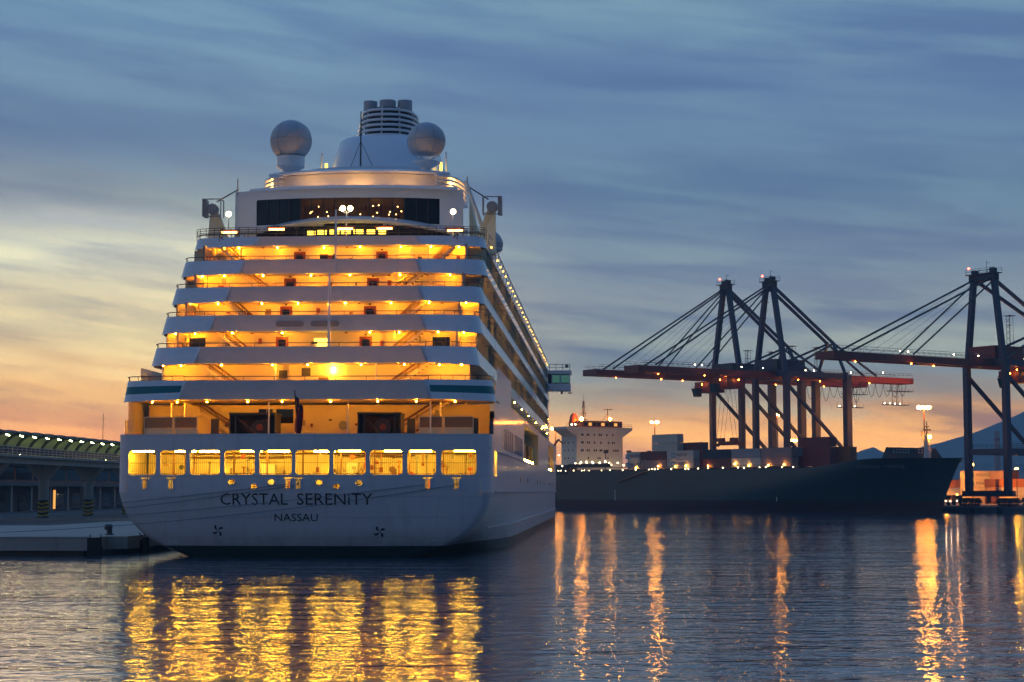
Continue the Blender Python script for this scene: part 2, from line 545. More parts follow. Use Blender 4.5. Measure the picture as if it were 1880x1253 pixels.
def ridge(name, prof, Y, depth, seed):
    """a mountain: a ridge line (x, height) with slopes towards and away from the viewer, broken by gullies"""
    rnd = random.Random(seed)
    xs = [prof[0][0] + (prof[-1][0] - prof[0][0]) * i / 90 for i in range(91)]
    ph = [rnd.uniform(0, 6) for _ in range(6)]
    rows = []
    for j in range(-8, 9):
        f = 1 - abs(j) / 8
        row = []
        for x in xs:
            h = interp(prof, x)
            g = sum(sin(x * (0.004 * 1.9 ** q) + ph[q] + j * .5) / (1.6 ** q) for q in range(5))
            zz = h * (f ** 1.15) * (1 + .035 * g * (1 - f) * 2) + (3.0 * g * f if abs(j) < 8 else 0) * min(1, h / 80)
            row.append((x + 20 * sin(j * 1.3 + x * .002), Y + j / 8 * depth, max(zz, -2) if abs(j) < 8 else -3))
        rows.append(row)
    b = MB().grid(rows)
    o = b.build(name, 'mountain', smooth=60)
    o['kind'] = 'structure'
    return o

# ------------------------------------------------------------------ cruise ship  (local: x starboard, y forward, z up)
SHIP_LOC, SHIP_RZ = (-18.22, 151.21, 0), radians(-3.11)
ship = empty('cruise_ship', SHIP_LOC, SHIP_RZ)
tag(ship, 'large white cruise ship seen from astern with lit open decks, moored at the quay', 'cruise ship')

BH = [(-1.5, 6.0), (-.6, 8.6), (0, 10.2), (.55, 11.6), (1.0, 12.7), (1.5, 13.6), (2.0, 14.3), (2.6, 14.95), (3.2, 15.45), (3.8, 15.82), (4.4, 16.08), (5.0, 16.26), (5.6, 16.4), (30, 16.4)]
def hull_b(z): return interp(BH, z)
def rake(z): return .05 * max(0, 7.0 - z) ** 1.75
def trans(x, z, d=0.0):                      # a point on the bowed transom
    return (x, 1.6 * (x / 16.0) ** 2 + rake(z) + d, z)
def plan(z):                                 # one waterline, port bow side round the stern to starboard
    B = hull_b(z); rc = .9; xc = B - rc
    pts = [trans(xc * i / 12, z)[:2] for i in range(13)]
    y0 = pts[-1][1]
    for i in range(1, 7):
        t = pi / 2 * i / 6
        pts.append((xc + rc * sin(t), y0 + 1.3 * rc * (1 - cos(t)) + .12 * i / 6))
    ys = pts[-1][1]
    for y in (5, 7, 9, 12, 15, 20, 26, 34, 45, 60, 85, 110, 135, 160, 185, 205, 218, 229, 238, 245):
        full = lerp(B, 16.4, smooth((y - ys) / 34.0))
        if y > 190: full *= sqrt(max(0.0001, 1 - ((y - 190) / 55.5) ** 2))
        pts.append((full, y))
    return pts
def both(f): return [(-x, y) for x, y in f[::-1]] + f[1:]
def build_hull():
    zs = [-1.5, -.6, 0, .55, 1.0]
    b = MB().grid([[(x, y, z) for x, y in both(plan(z))] for z in zs])
    b.build('boot_top', 'boot_green', ship, 40)
    zs = [1.0, 1.3, 1.6, 2.0, 2.4, 2.8, 3.2, 3.6, 4.0, 4.4, 4.8, 5.2, 5.6]
    b = MB().grid([[(x, y, z) for x, y in both(plan(z))] for z in zs])
    # upper sides and round corners, both sides
    pl = plan(8)
    side = pl[12:]
    def opening(y, z): return any(a <= y <= c and e <= z <= g for a, c, e, g in OPEN)
    for s in (1, -1):
        # corner strip
        b.grid([[(s * x, y, z) for x, y in side[:8]] for z in (5.6, 7.0, 9.35, 10.65)])
        ys = sorted(set([side[7][1]] + [9, 12, 15, 18, 26, 34, 45, 60, 61, 85, 104, 110, 135, 148, 160, 176, 190, 205, 218, 229, 238, 245]))
        zz = [5.6, 7.0, 9.3, 10.65, 13.7, 14.3]
        def hx(y): return 16.4 if y <= 190 else 16.4 * sqrt(max(.0001, 1 - ((y - 190) / 55.5) ** 2))
        b.grid([[(s * hx(y), y, z) for y in ys] for z in zz],
               (lambda i, j: s == 1 and opening((ys[j] + ys[j + 1]) / 2, (zz[i] + zz[i + 1]) / 2)))
        # aft upper quarter above the main deck
        b.grid([[(s * 16.4, y, z) for y in (7.0, 9, 12, 18, 26, 32)] for z in (14.3, 15.5, 17.0)],
               (lambda i, j: (i == 1 and j == 0)))
        b.grid([[(s * 16.4, y, z) for y in (4.0, 5.0, 7.0)] for z in (10.65, 12.0, 13.8)], (lambda i, j: j == 0 and i == 1))
    # transom bands with openings
    e = [-15.5] + [(a + c) / 2 for (_, a), (c, _) in zip(WIN, WIN[1:])] + [15.5]
    for i, (a, c) in enumerate(WIN):
        b.hole_cell(e[i], e[i + 1], 7.0, 9.35, a, c, 7.12, 9.22, .32, trans, .28)
    cells = sorted([(x, 'o') for x in CHOCK] + [(x, 't') for x in TEE])
    e = [-15.5] + [(p[0] + q[0]) / 2 for p, q in zip(cells, cells[1:])] + [15.5]
    for i, (x, k) in enumerate(cells):
        if k == 'o':
            z = CHOCK[x]
            b.hole_cell(e[i], e[i + 1], 5.6, 7.0, x - .30, x + .30, z - .23, z + .23, .225, trans, .12)
        else:
            b.hole_cell(e[i], e[i + 1], 5.6, 6.74, x - .19, x + .19, 5.95, 6.70, .05, trans, .12)
            b.hole_cell(e[i], e[i + 1], 6.74, 7.0, x - .41, x + .41, 6.78, 6.90, .03, trans, .12)
    xs = [-15.5 + 31.0 * i / 24 for i in range(25)]
    b.grid([[trans(x, z) for x in xs] for z in (9.35, 10.0, 10.65)])
    b.build('hull', 'hull_white', ship, 35)
WIN = [(-15.35, -12.8), (-12.4, -10.05), (-9.7, -7.0), (-6.62, -3.93), (-3.55, -.7), (-.4, 2.55), (2.86, 5.66), (6.02, 8.8), (9.2, 11.65), (12.1, 15.1)]
CHOCK = {-5.95: 6.5, -4.0: 6.12, -2.49: 6.5, 1.67: 6.46, 3.18: 6.12, 5.11: 6.42}
TEE = (-13.75, -11.4, -1.02, -.12, 10.94, 13.4)
OPEN = [(4.9, 9.1, 7.0, 9.3), (61, 104, 9.3, 13.7), (148, 176, 9.3, 13.7), ]
build_hull()
# rubbing strakes along the side
for z, y0, y1 in ((5.7, 6, 190), (2.35, 14, 190), (9.28, 6, 60)):
    ys = [y0 + (y1 - y0) * i / 14 for i in range(15)]
    for s in (1, -1):
        b = MB()
        for a, c in zip(ys, ys[1:]):
            def bx(y): return lerp(hull_b(z), 16.4, smooth((y - 3.5) / 34))
            b.beam((s * (bx(a) + .05), a, z), (s * (bx(c) + .05), c, z), .16, .14)
        b.build('rubbing_strake', 'hull_white', ship)

# mooring deck behind the transom: a real room with tubes, cabinets and winches
def mooring_deck():
    b = MB()
    b.box(-15.7, 16.3, 2.2, 9.6, 5.60, 5.72)
    b.box(-15.7, 16.3, 1.9, 9.6, 9.42, 9.52)
    b.box(-15.9, -15.7, 2.2, 9.0, 5.6, 9.5); b.box(15.0, 15.2, 5.6, 9.6, 5.6, 9.5)
    b.box(-15.7, 16.3, 9.6, 9.75, 5.6, 9.5)
    b.build('mooring_deck', 'deck_cream', ship)
    rnd = random.Random(3)
    for i, (a, c) in enumerate(WIN):
        m = (a + c) / 2
        o = .35 if i % 2 else -.45
        MB().tube([(m + o - .95, 3.4 + (i % 3) * .5, 9.22), (m + o + .95, 3.4 + (i % 3) * .5, 9.22)], .085, 6).build('fluorescent_tube', 'tube_mooring', ship)
        # wire guard in each opening
        g = MB()
        n = int((c - a) / .17)
        for k in range(1, n):
            x = a + (c - a) * k / n
            g.tube([trans(x, 7.15, .3), trans(x, 9.0, .3)], .013, 4)
        for z in (7.2, 8.15, 9.0):
            xs = [a + .08 + (c - a - .16) * q / 4 for q in range(5)]
            g.tube([trans(x, z, .3) for x in xs], .022, 4)
        g.build('window_guard', 'brown_rail', ship)
    # fittings standing on the mooring deck
    for x, y, w, h, m in ((-13.2, 8.2, 1.0, 1.5, 'grey_paint'), (-8.6, 8.4, 1.7, 2.1, 'deck_cream'), (-6.3, 7.6, .8, 1.0, 'cs_red'), (-4.3, 8.3, 1.3, 2.4, 'ship_white'),
                          (-2.0, 7.4, .7, .9, 'box_orange'), (.9, 8.5, 1.6, 2.2, 'deck_cream'), (3.4, 8.2, 1.0, 2.6, 'ship_white'), (7.2, 7.7, .35, 2.0, 'brown_rail'),
                          (10.9, 8.0, 1.2, 1.1, 'box_orange'), (13.6, 8.3, .9, 1.3, 'grey_paint')):
        b = MB().box(x - w / 2, x + w / 2, y - .4, y + .4, 5.72, 5.72 + h)
        b.box(x - w / 2 + .06, x + w / 2 - .06, y - .43, y - .4, 5.9, 5.6 + h)
        b.build('deck_cabinet', m, ship)
    for x in (-10.6, -.6, 4.9, 12.7):
        b = MB().lathe((x - .9, 5.6, 6.6), [(.75, 0), (.75, .12), (.38, .14), (.38, 1.5), (.75, 1.52), (.75, 1.66)], 16, 'x')
        b.box(x - .8, x + .7, 5.2, 6.0, 5.72, 6.2)
        b.build('mooring_winch', 'grey_paint', ship, 40)
    b = MB()
    for z, x0, x1 in ((9.1, -15, 15), (8.8, -12, -2), (8.9, 2, 9)):
        b.tube([(x0, 8.6, z), (x1, 8.6, z)], .06, 5)
    for x in (-12.2, -6.8, -3.8, -.6, 2.8, 5.8, 8.9, 11.9):
        b.box(x - .07, x + .07, 5.0, 5.15, 5.72, 9.42)
    b.build('pipe_run', 'brown_rail', ship)
mooring_deck()
rnd = random.Random(77)
for i in range(46):                                   # valves, lockers, coils and lamps that crowd the room
    x, y, z = rnd.uniform(-15, 15), rnd.uniform(3.6, 8.9), rnd.uniform(6.6, 9.1)
    w, h = rnd.uniform(.12, .5), rnd.uniform(.12, .55)
    m = rnd.choice(['brown_rail', 'dark_steel', 'door_wood', 'cs_red', 'grey_paint', 'teak', 'box_orange'])
    if i % 3 == 0:
        MB().lathe((x, y, z), [(w * .35, 0), (w * .6, .03), (w * .6, .12), (w * .35, .15)], 12, 'y').tube([(x, y + .1, z), (x, 9.6, z)], .03, 4).build('valve_wheel', m, ship, 40)
    elif i % 3 == 1:
        MB().box(x - w / 2, x + w / 2, y - .1, y + .1, z - h, z).tube([(x, y, z), (x, y, 9.42)], .03, 4).build('hung_locker', m, ship)
    else:
        MB().tube([(x, y, 5.72), (x, y, z - .4)], .06, 6).box(x - w / 2, x + w / 2, y - .12, y + .12, z - .4, z - .4 + h * .6).build('control_stand', m, ship)
# T-shaped roller fairleads, chock rims
for x in TEE:
    b = MB()
    p = trans(x, 6.85, -.12)
    b.box(x - .26, x - .2, p[1], p[1] + .2, 5.92, 6.72); b.box(x + .2, x + .26, p[1], p[1] + .2, 5.92, 6.72)
    o = b.build('roller_fairlead', 'ship_white', ship)
    MB().tube([(x, p[1] + .3, 5.95), (x, p[1] + .3, 6.7)], .05, 8).build('roller', 'deck_cream', o, 40)
for x, z in list(CHOCK.items()):
    b = MB(); n = 20
    b.tube([trans(x + .33 * cos(2 * pi * i / n), z + .26 * sin(2 * pi * i / n), -.03) for i in range(n + 1)], .05, 5)
    o = b.build('mooring_chock', 'hull_white', ship, 50)
    if abs(z - 6.12) < .01:
        MB().box(x - .02, x + .02, trans(x, z)[1], trans(x, z)[1] + .05, z - .25, z + .25).box(x - .3, x + .3, trans(x, z)[1] + .005, trans(x, z)[1] + .05, z - .02, z + .02).build('chock_bar', 'brown_rail', o)
# starboard corner opening has vertical bars over a lit room
b = MB()
for i in range(5): b.box(16.32, 16.41, 5.3 + i * .85, 5.55 + i * .85, 7.0, 9.35)
MB().tube([(15.7, 5.4, 9.2), (15.7, 8.8, 9.2)], .08, 6).build('fluorescent_tube', 'tube_mooring', ship)
b.build('corner_bars', 'hull_white', ship)

# name, home port and thruster marks on the transom
def letter(name, txt, w, h, x, z, m='letter_dark', seglen=.5):
    vs, fs = text_mesh(txt, w, h)
    b = MB().add([trans(v[0] + x, v[2] + z, -.02) for v in vs], fs)
    return b.build(name, m, ship, recalc=False)
nm = letter('ship_name', 'CRYSTAL', 5.9, 1.0, -4.0, 4.53)
nm2 = letter('ship_name', 'SERENiTY', 6.5, 1.0, 3.0, 4.53)
letter('home_port', 'NASSAU', 3.75, .66, -.35, 3.12)
for x, z in ((-7.26, 2.32), (6.79, 2.22)):
    b = MB()
    for q in range(4):
        t = q * pi / 2 + .5
        pts = [(.03, -.5), (.1, .35), (.34, .55), (.52, .15), (.50, -.22), (.3, -.02)]
        vs = [trans(x + r * cos(t + a), z + r * sin(t + a), -.02) for r, a in pts]
        b.add(vs, [tuple(range(len(vs)))])
    b.build('thruster_mark', 'letter_dark', ship, recalc=False)

# ---------------------------------------------------------------- decks
#        floor z, bulwark top z, aft edge y, seam x, half width
DECK = [(13.92, 15.42, 2.0, 10.8, 16.5), (17.32, 18.62, 5.0, 10.2, 14.85), (20.52, 21.80, 8.5, 9.7, 14.85),
        (23.62, 24.84, 12.0, 9.1, 14.85), (26.70, 27.86, 15.5, 8.5, 14.85), (29.95, 30.66, 19.5, 8.0, 14.5)]
LEAN = [(.32, .38)] + [(.40, .52)] * 4 + [(.25, .35)]
def wing(k, n=12):
    """plan of the starboard wing: list of (x, y, f)"""
    z0, z1, y, sx, W = DECK[k]
    rc = 1.3
    out = []
    for i in range(n + 1):
        f = i / n
        x = lerp(sx, W - rc, f)
        out.append((x, y + .7 * f ** 2, f * .8))
    xe, ye = out[-1][:2]
    for i in range(1, 7):
        t = pi / 2 * i / 6
        out.append((xe + rc * sin(t), ye + .2 * i / 6 + 1.5 * (1 - cos(t)), .8 + .2 * i / 6))
    return out
def build_deck(k):
    z0, z1, y, sx, W = DECK[k]
    zb = z0 - .18
    lc, lw = LEAN[k]
    b = MB()
    # centre panel leans out at the top
    cols = [-sx + .35 + (2 * sx - .7) * i / 16 for i in range(17)]
    rows = []
    for dz in (0, .5, 1):
        rows.append([(x * (1 + .05 * (1 - dz)), y + lc * (1 - dz) - .1, lerp(zb - .02, z1 - .04, dz)) for x in cols])
    # thickness
    rows.append([(x, y + .12, z1 - .04) for x in cols])
    rows.append([(x, y + lc + .12, z0) for x in cols])
    b.grid(rows)
    cen = b.build('centre_bulwark', 'ship_white', ship)
    # wings lean in at the top
    pl = wing(k)
    for s in (1, -1):
        b = MB()
        bot = [(s * (x + .12 * f + (.35 if f == 0 else 0)), yy + .05, zb - .22 * f) for x, yy, f in pl]
        top = [(s * (x - lw * f * .45), yy + lw * (1 - .2 * f), z1) for x, yy, f in pl]
        midr = [tuple(lerp(p[i], q[i], .5) for i in range(3)) for p, q in zip(bot, top)]
        inn = [(p[0] - s * .1 * f[2], p[1] + .12, p[2]) for p, f in zip(top, pl)]
        inb = [(p[0], p[1], z0) for p in inn]
        if k == 0:                                   # teal band round the promenade deck
            q = [[tuple(lerp(p[i], r[i], t) for i in range(3)) for p, r in zip(bot, top)] for t in (.36, .72)]
            b.grid([bot, q[0]]); b.grid([q[1], top, inn, inb])
            MB().grid(q).build('teal_band', 'stripe_teal', ship, 40)
        else:
            b.grid([bot, midr, top, inn, inb])
        # cheek that closes the step to the centre panel
        c0 = (s * (sx - .35) * 1.05, y + lc - .1, zb - .02); c1 = (s * (sx - .35), y - .1, z1 - .04)
        b.add([c0, bot[0], top[0], c1], [(0, 1, 2, 3)])
        b.build('wing_bulwark', 'ship_white', ship, 40)
    # floor slab
    yf = y + 9.5
    poly = [(x, yy + .12) for x, yy, f in pl] + [(W, yf)]
    poly = [(-x, yy) for x, yy in poly[::-1]] + [(-sx + .4, y + lc), (sx - .4, y + lc)] + poly
    MB().prism(poly, zb, z0).build('deck_slab', 'deck_cream', ship)
    # handrail on short stanchions
    b = MB()
    rail = [(x * 1.0 - lw * f * .45, yy + lw * (1 - .2 * f) + .1, z1 + .38) for x, yy, f in pl]
    full = [(-x, yy, zz) for x, yy, zz in rail[::-1]] + [(-sx + .3, y + .05, z1 + .30), (sx - .3, y + .05, z1 + .30)] + rail
    b.tube(full, .045, 5)
    for p in rail[::3]:
        for s in (1, -1): b.tube([(s * p[0], p[1], p[2]), (s * p[0], p[1] + .25, p[2] - .5)], .03, 4)
    for i in range(1, 8):
        x = -sx + 2 * sx * i / 8
        b.tube([(x, y + .05, z1 - .1), (x, y + .05, z1 + .30)], .03, 4)
    b.build('handrail', 'brown_rail', ship)
for k in range(6): build_deck(k)
# long recessed slots in the fifth bulwark up
for a, c in ((-3.85, -1.25), (-.65, 2.0)):
    b = MB(); n = 8
    pts = [((c - .25) + .25 * cos(t), 20.95 + .25 * sin(t)) for t in [-pi / 2 + pi * i / n for i in range(n + 1)]] + \
          [((a + .25) + .25 * cos(t), 20.95 + .25 * sin(t)) for t in [pi / 2 + pi * i / n for i in range(n + 1)]]
    b.add([(x, 8.45 + .42 * (1 - (z - 20.1) / 1.6) - .16, z) for x, z in pts], [tuple(range(len(pts)))])
    b.build('vent_slot', 'grey_paint', ship)

# bulkheads, doors, stairs, windows and lamps of each open deck
LV = [(10.0, 13.52, 2.0 + 7.5)] + [(DECK[k][0], DECK[k + 1][0] - .2, DECK[k][2] + 6.0) for k in range(5)]
for i, (a, c, y) in enumerate(LV):
    W = 15.7 if i == 0 else 14.0
    b = MB().box(-W, W, y, y + .2, a, c + .05)
    bw = b.build('bulkhead', 'deck_cream', ship)
    # raised panel joints on the plating
    rnd = random.Random(i)
    x = -W + 1.5
    while x < W - 1:
        MB().box(x - .025, x + .025, y - .03, y - .001, a, c).build('plate_joint', 'deck_cream', bw)
        x += rnd.uniform(2.2, 3.6)
MB().add([(x, yy, 10.0) for x, yy in [(-15.6, 1.7), (15.6, 1.7), (15.6, 9.6), (-15.6, 9.6)]], [(0, 1, 2, 3)]).build('main_deck', 'deck_cream', ship)

def door(x, lv, glass=True):
    a, c, y = LV[lv]
    h = 2.55
    f = MB().box(x - .58, x - .5, y - .09, y - .002, a, a + h + .1).box(x + .5, x + .58, y - .09, y - .002, a, a + h + .1).box(x - .5, x + .5, y - .09, y - .002, a + h, a + h + .1)
    d = MB().box(x - .5, x + .5, y - .05, y - .004, a, a + h).build('door', 'door_wood', ship)
    f.build('door_frame', 'door_wood', d)
    MB().box(x - .34, x + .34, y - .07, y - .052, a + 1.3, a + 2.38).build('door_pane', 'dark_glass' if glass else 'grey_paint', d)
    MB().box(x + .38, x + .44, y - .13, y - .052, a + 1.0, a + 1.15).build('door_handle', 'rail_steel', d)
    MB().box(x - .1, x + .1, y - .14, y - .003, a + h + .2, a + h + .36).build('door_lamp_box', 'dark_steel', d)
    s = -1 if x < 0 else 1
    MB().box(x + s * 1.0, x + s * 1.0 + s * .35, y - .16, y - .003, a + 1.25, a + 1.75).build('wall_box', 'grey_paint', ship)
for lv, xs in ((5, (-4.0, 4.2)), (4, (-4.3, 3.8)), (3, (-4.0, 4.0)), (2, (-3.7, 4.1))):
    for x in xs: door(x, lv)
def window(x0, x1, lv, z0, z1, m='dark_glass', dy=0.0):
    a, c, y = LV[lv]; y += dy
    g = MB().box(x0, x1, y - .03, y - .004, z0, z1).build('window', m, ship)
    f = MB()
    for p in ((x0 - .08, x0, z0 - .08, z1 + .08), (x1, x1 + .08, z0 - .08, z1 + .08), (x0, x1, z0 - .08, z0), (x0, x1, z1, z1 + .08)):
        f.box(p[0], p[1], y - .07, y - .003, p[2], p[3])
    f.build('window_frame', 'deck_cream', g)
    return g
window(-2.0, -.35, 5, 27.9, 29.1)
window(-.2, 3.2, 4, 23.6, 25.05)
window(-12.6, -10.9, 2, 18.6, 19.9); window(10.3, 11.9, 2, 18.6, 19.9)
window(-5.5, -4.2, 0, 11.9, 13.2); window(-3.9, -2.3, 0, 11.9, 13.2)
for lv in (2, 3, 4):
    a, c, y = LV[lv]
    for s in (1, -1):
        window(*sorted((s * 12.6, s * 14.2)), lv, c - .85, c - .4, 'grey_paint', -.35)
        b = MB().box(*sorted((s * 12.4, s * 14.4)), y - .35, y - .01, a, c)
        b.build('side_screen', 'deck_cream', ship)
for s in (1, -1):
    a, c, y = LV[5]
    MB().box(*sorted((s * 12.4, s * 14.0)), y - .35, y - .01, a, c).build('side_screen', 'deck_cream', ship)
# small wall fittings on the deck above the promenade
for x, z, w, h, m in ((-7.3, 16.0, .5, .5, 'dark_steel'), (-3.0, 16.9, .75, .75, 'dark_steel'), (-.9, 17.15, .8, .7, 'dark_steel'), (.7, 16.5, .9, .5, 'brown_rail'),
                      (2.2, 16.1, .5, .55, 'brown_rail'), (3.1, 16.0, .5, .5, 'grey_paint'), (8.6, 15.7, .6, .5, 'dark_steel')):
    z -= 1.0
    MB().box(x - w / 2, x + w / 2, LV[1][2] - .2, LV[1][2] - .003, z, z + h).build('wall_box', m, ship)
MB().box(-.7, .55, LV[2][2] - .06, LV[2][2] - .004, 17.3, 19.8).build('lit_doorway', 'panel_lit', ship)
MB().tube([(1.6, LV[1][2] - .3, 16.4), (1.6, LV[1][2] - .3, 16.9)], .16, 8).build('wall_lamp', 'tube_mooring', ship)
MB().lathe((2.3, LV[0][2] - .16, 11.7), [(.42, 0), (.42, .1), (.30, .15)], 16, 'y').build('porthole', 'grey_paint', ship, 30)
rnd = random.Random(12)
for x in (-8.6, -7.6, -1.6, -.7, 1.0, 3.4, 4.6, 5.3, 9.0):
    w = rnd.uniform(.2, .45)
    z = rnd.uniform(10.3, 12.3)
    MB().box(x, x + w, LV[0][2] - .2, LV[0][2] - .003, z, z + w * rnd.uniform(.6, 1.6)).build('wall_box', rnd.choice(['dark_steel', 'door_wood', 'grey_paint']), ship)

rnd = random.Random(40)
for lv in (2, 3, 4, 5):                               # small fittings that break up each bulkhead
    a, c, y = LV[lv]
    for q in range(9):
        x = rnd.uniform(-11.8, 11.8)
        if min(abs(abs(x) - 4.1), 9) < .9: continue
        w, h, z = rnd.uniform(.15, .55), rnd.uniform(.15, .6), rnd.uniform(a + 1.6, c - .8)
        MB().box(x, x + w, y - .18, y - .032, z, z + h).build('wall_box', rnd.choice(['dark_steel', 'brown_rail', 'grey_paint', 'door_wood', 'cs_red', 'deck_cream', 'deck_cream']), ship)
    for q in range(5):
        x = rnd.uniform(-11, 11)
        MB().lathe((x, y - .5 - .6 * rnd.random(), c - .12), [(.12, 0), (.16, .06), (.16, .1)], 8).build('smoke_detector', 'brown_rail', ship)

def stair(s, lv, x0, x1, dy=1.4):
    """open stair rising outboard from x0 to x1"""
    a, c, y = LV[lv]
    yy = y - dy
    p, q = Vector((s * x0, yy, a)), Vector((s * x1, yy, c + .1))
    st = empty('stair', (0, 0, 0)); st.parent = ship
    b = MB()
    for o in (0, .95): b.beam(p + Vector((0, o, .1)), q + Vector((0, o, .1)), .06, .22)
    b.build('stringer', 'deck_cream', st)
    n = 13
    t = MB()
    for i in range(n):
        r = p.lerp(q, (i + .5) / n)
        t.box(r.x - .16, r.x + .16, yy + .04, yy + .91, r.z + .02, r.z + .07)
    stuff(t.build('tread', 'brown_rail', st))
    h = MB()
    for o in (0, .95):
        h.tube([p + Vector((0, o, 1.0)), q + Vector((0, o, 1.0))], .055, 5)
        h.tube([p + Vector((0, o, .6)), q + Vector((0, o, .6))], .025, 4)
        for i in range(5):
            r = p.lerp(q, i / 4.0) + Vector((0, o, 0))
            h.tube([r, r + Vector((0, 0, 1.0))], .025, 4)
    h.build('stair_rail', 'brown_rail', st)
for s in (1, -1):
    stair(s, 0, 6.3, 12.0); stair(s, 1, 6.0, 10.6); stair(s, 2, 6.0, 9.8); stair(s, 3, 6.2, 9.6); stair(s, 4, 5.2, 9.0)
    stair(s, 5, 8.6, 11.8)

# deckhead lamps: small bulbs that light the decks
lampm = MB().ball((0, 0, 0), .055, 8, 4).mesh('deck_lamp', smooth=60)
lampm.materials.append(MATS['bulb_warm'])
rimm = MB().lathe((0, 0, .06), [(.13, 0), (.16, .03), (.16, .06)], 10).mesh('lamp_rim')
rimm.materials.append(MATS['rail_steel'])
LX = [(-14.0, -11.8, -9.0, -5.4, -2.3, 2.0, 6.2, 9.6, 13.0), (-13.6, -12.0, -8.2, -3.6, -.4, 4.4, 8.3, 11.4, 13.4), (-13.4, -11.6, -8.0, -3.4, 4.7, 7.4, 11.0, 13.3),
      (-12.9, -10.2, -6.0, -2.6, 1.9, 6.2, 9.8, 13.2), (-12.6, -10.4, -6.6, -2.0, 1.8, 6.6, 11.4), (-11.4, -9.9, -6.0, -1.4, 2.2, 6.2, 9.2, 11.9)]
for lv, xs in enumerate(LX):
    k = lv                                            # soffit of deck k
    for i, x in enumerate(xs):
        yb = DECK[k][2] + (1.15 if abs(x) > 11 else .75) + .15 * (i % 2) + (1.0 if lv == 0 else 0)
        o = bpy.data.objects.new('deck_lamp', lampm); COL.objects.link(o); o.parent = ship
        o.location = (x, yb, DECK[k][0] - .33)
        r = bpy.data.objects.new('lamp_rim', rimm); COL.objects.link(r); r.parent = o
# thin posts between decks
for lv, xs in ((0, (-12.6, -11.4, 10.9, 11.6, -3.4, 3.6)), (1, (-14.2, -3.4, 5.7, 12.0)), (2, (-8.9, 6.9, 13.0, -13.0)), (3, (-12.4,)), (5, (-9.9, 9.0, 7.2))):
    a, c, _ = LV[lv]
    for x in xs:
        yy = DECK[lv][2] + (1.4 if abs(x) < 11 else 3.4)
        MB().tube([(x, yy, a), (x, yy, c + .05)], .07, 8).build('deck_post', 'ship_white', ship, 40)

# things on the main aft deck: dark winch shelters, wind screens
def shelter(x0, x1, wheel):
    e = empty('winch_shelter', (0, 0, 0)); e.parent = ship
    y0, y1 = 3.6, 6.6
    b = MB().box(x0 - .1, x1 + .1, y0, y1, 12.45, 12.62)
    b.build('shelter_roof', 'dark_steel', e)
    for x in (x0, x0 + .5, x1 - .45, x1):
        MB().box(x - .06, x + .06, y0 + .05, y0 + .17, 10.0, 12.45).build('shelter_post', 'dark_steel', e)
    MB().box(x0, x1, y1 - .1, y1, 10, 12.45).build('shelter_back', 'brown_rail', e)
    for x in (x0, x1): MB().box(x - .05, x + .05, y0 + .2, y1 - .1, 10, 12.45).build('shelter_side', 'dark_steel', e)
    MB().lathe((wheel, 4.4, 11.35), [(.38, 0), (.72, 0), (.78, .12), (.78, .5), (.72, .62), (.38, .62)], 20, 'y').build('winch_wheel', 'dark_steel', e, 40)
    MB().lathe((wheel, 4.3, 11.35), [(.3, 0), (.3, .3)], 12, 'y').build('wheel_hub', 'cs_red', e, 40)
    MB().beam((x0 + .4, 4.4, 12.2), (wheel - .3, 4.4, 10.8), .16).beam((x1 - .5, 4.4, 12.3), (wheel + .3, 4.4, 11.9), .16).build('winch_arm', 'brown_rail', e)
shelter(-6.9, -2.95, -4.4); shelter(4.5, 8.2, 6.6)
for s in (1, -1):
    for a, c in ((9.9, 11.9), (12.1, 14.6)):
        e = MB()
        x0, x1 = sorted((s * a, s * c))
        e.box(x0, x1, 3.9, 3.95, 11.3, 12.2)
        p = e.build('wind_screen', 'smoked_screen', ship)
        f = MB()
        f.box(x0 - .05, x0 + .02, 3.85, 4.0, 10.0, 12.3).box(x1 - .02, x1 + .05, 3.85, 4.0, 10.0, 12.3).box(x0, x1, 3.87, 3.98, 12.2, 12.3).box(x0 + .05, x1 - .05, 3.98, 4.02, 10, 11.28)
        f.build('screen_frame', 'deck_cream', p)
for x in (-8.4, 9.1, 14.7):
    MB().box(x - .35, x + .35, 4.3, 4.5, 10.0, 12.1).build('deck_door', 'dark_steel', ship)

# flagstaff and tall staffs
MB().tube([(-.35, 1.0, 10.6), (-.55, .2, 14.4)], [.09, .05], 8).build('flagstaff', 'dark_steel', ship, 40)
MB().tube([(1.15, 7.9, 18.2), (1.15, 7.9, 25.5)], [.16, .10], 8).build('stern_mast', 'ship_white', ship, 40)
MB().tube([(.5, 15.6, 26.6), (.5, 15.6, 32.6)], [.11, .09], 8).build('light_mast', 'ship_white', ship, 40)

# ---------------------------------------------------------------- top houses
def arc_plan(W, y, bulge, yf, n=14, p=2.0):
    pts = [(W * (-1 + 2 * i / n), y + bulge * abs(-1 + 2 * i / n) ** p) for i in range(n + 1)]
    return pts + [(W, yf), (-W, yf)]
# glazed lounge on the lowest top deck
ypl = lambda W, y, bl: [(W * (-1 + 2 * i / 20), y + bl * abs(-1 + 2 * i / 20) ** 2) for i in range(21)]
b = MB().prism(arc_plan(10.6, 28.4, 4.0, 40), 29.82, 33.3)
lounge = b.build('lounge_wall', 'dark_glass', ship)
for i in range(20):
    x = -10.4 + 20.8 * i / 19
    yy = 28.4 + 4.0 * (x / 10.6) ** 2
    MB().box(x - .06, x + .06, yy - .1, yy + .05, 29.85, 33.2).build('mullion', 'dark_steel', lounge)
for x in (-4.0, -2.9, -1.6, -.4, .9, 2.1, 3.2):
    yy = 28.4 + 4.0 * (x / 10.6) ** 2
    MB().box(x - .55, x + .45, yy - .06, yy - .03, 32.15, 32.6).build('lit_pane', 'panel_lit', lounge)
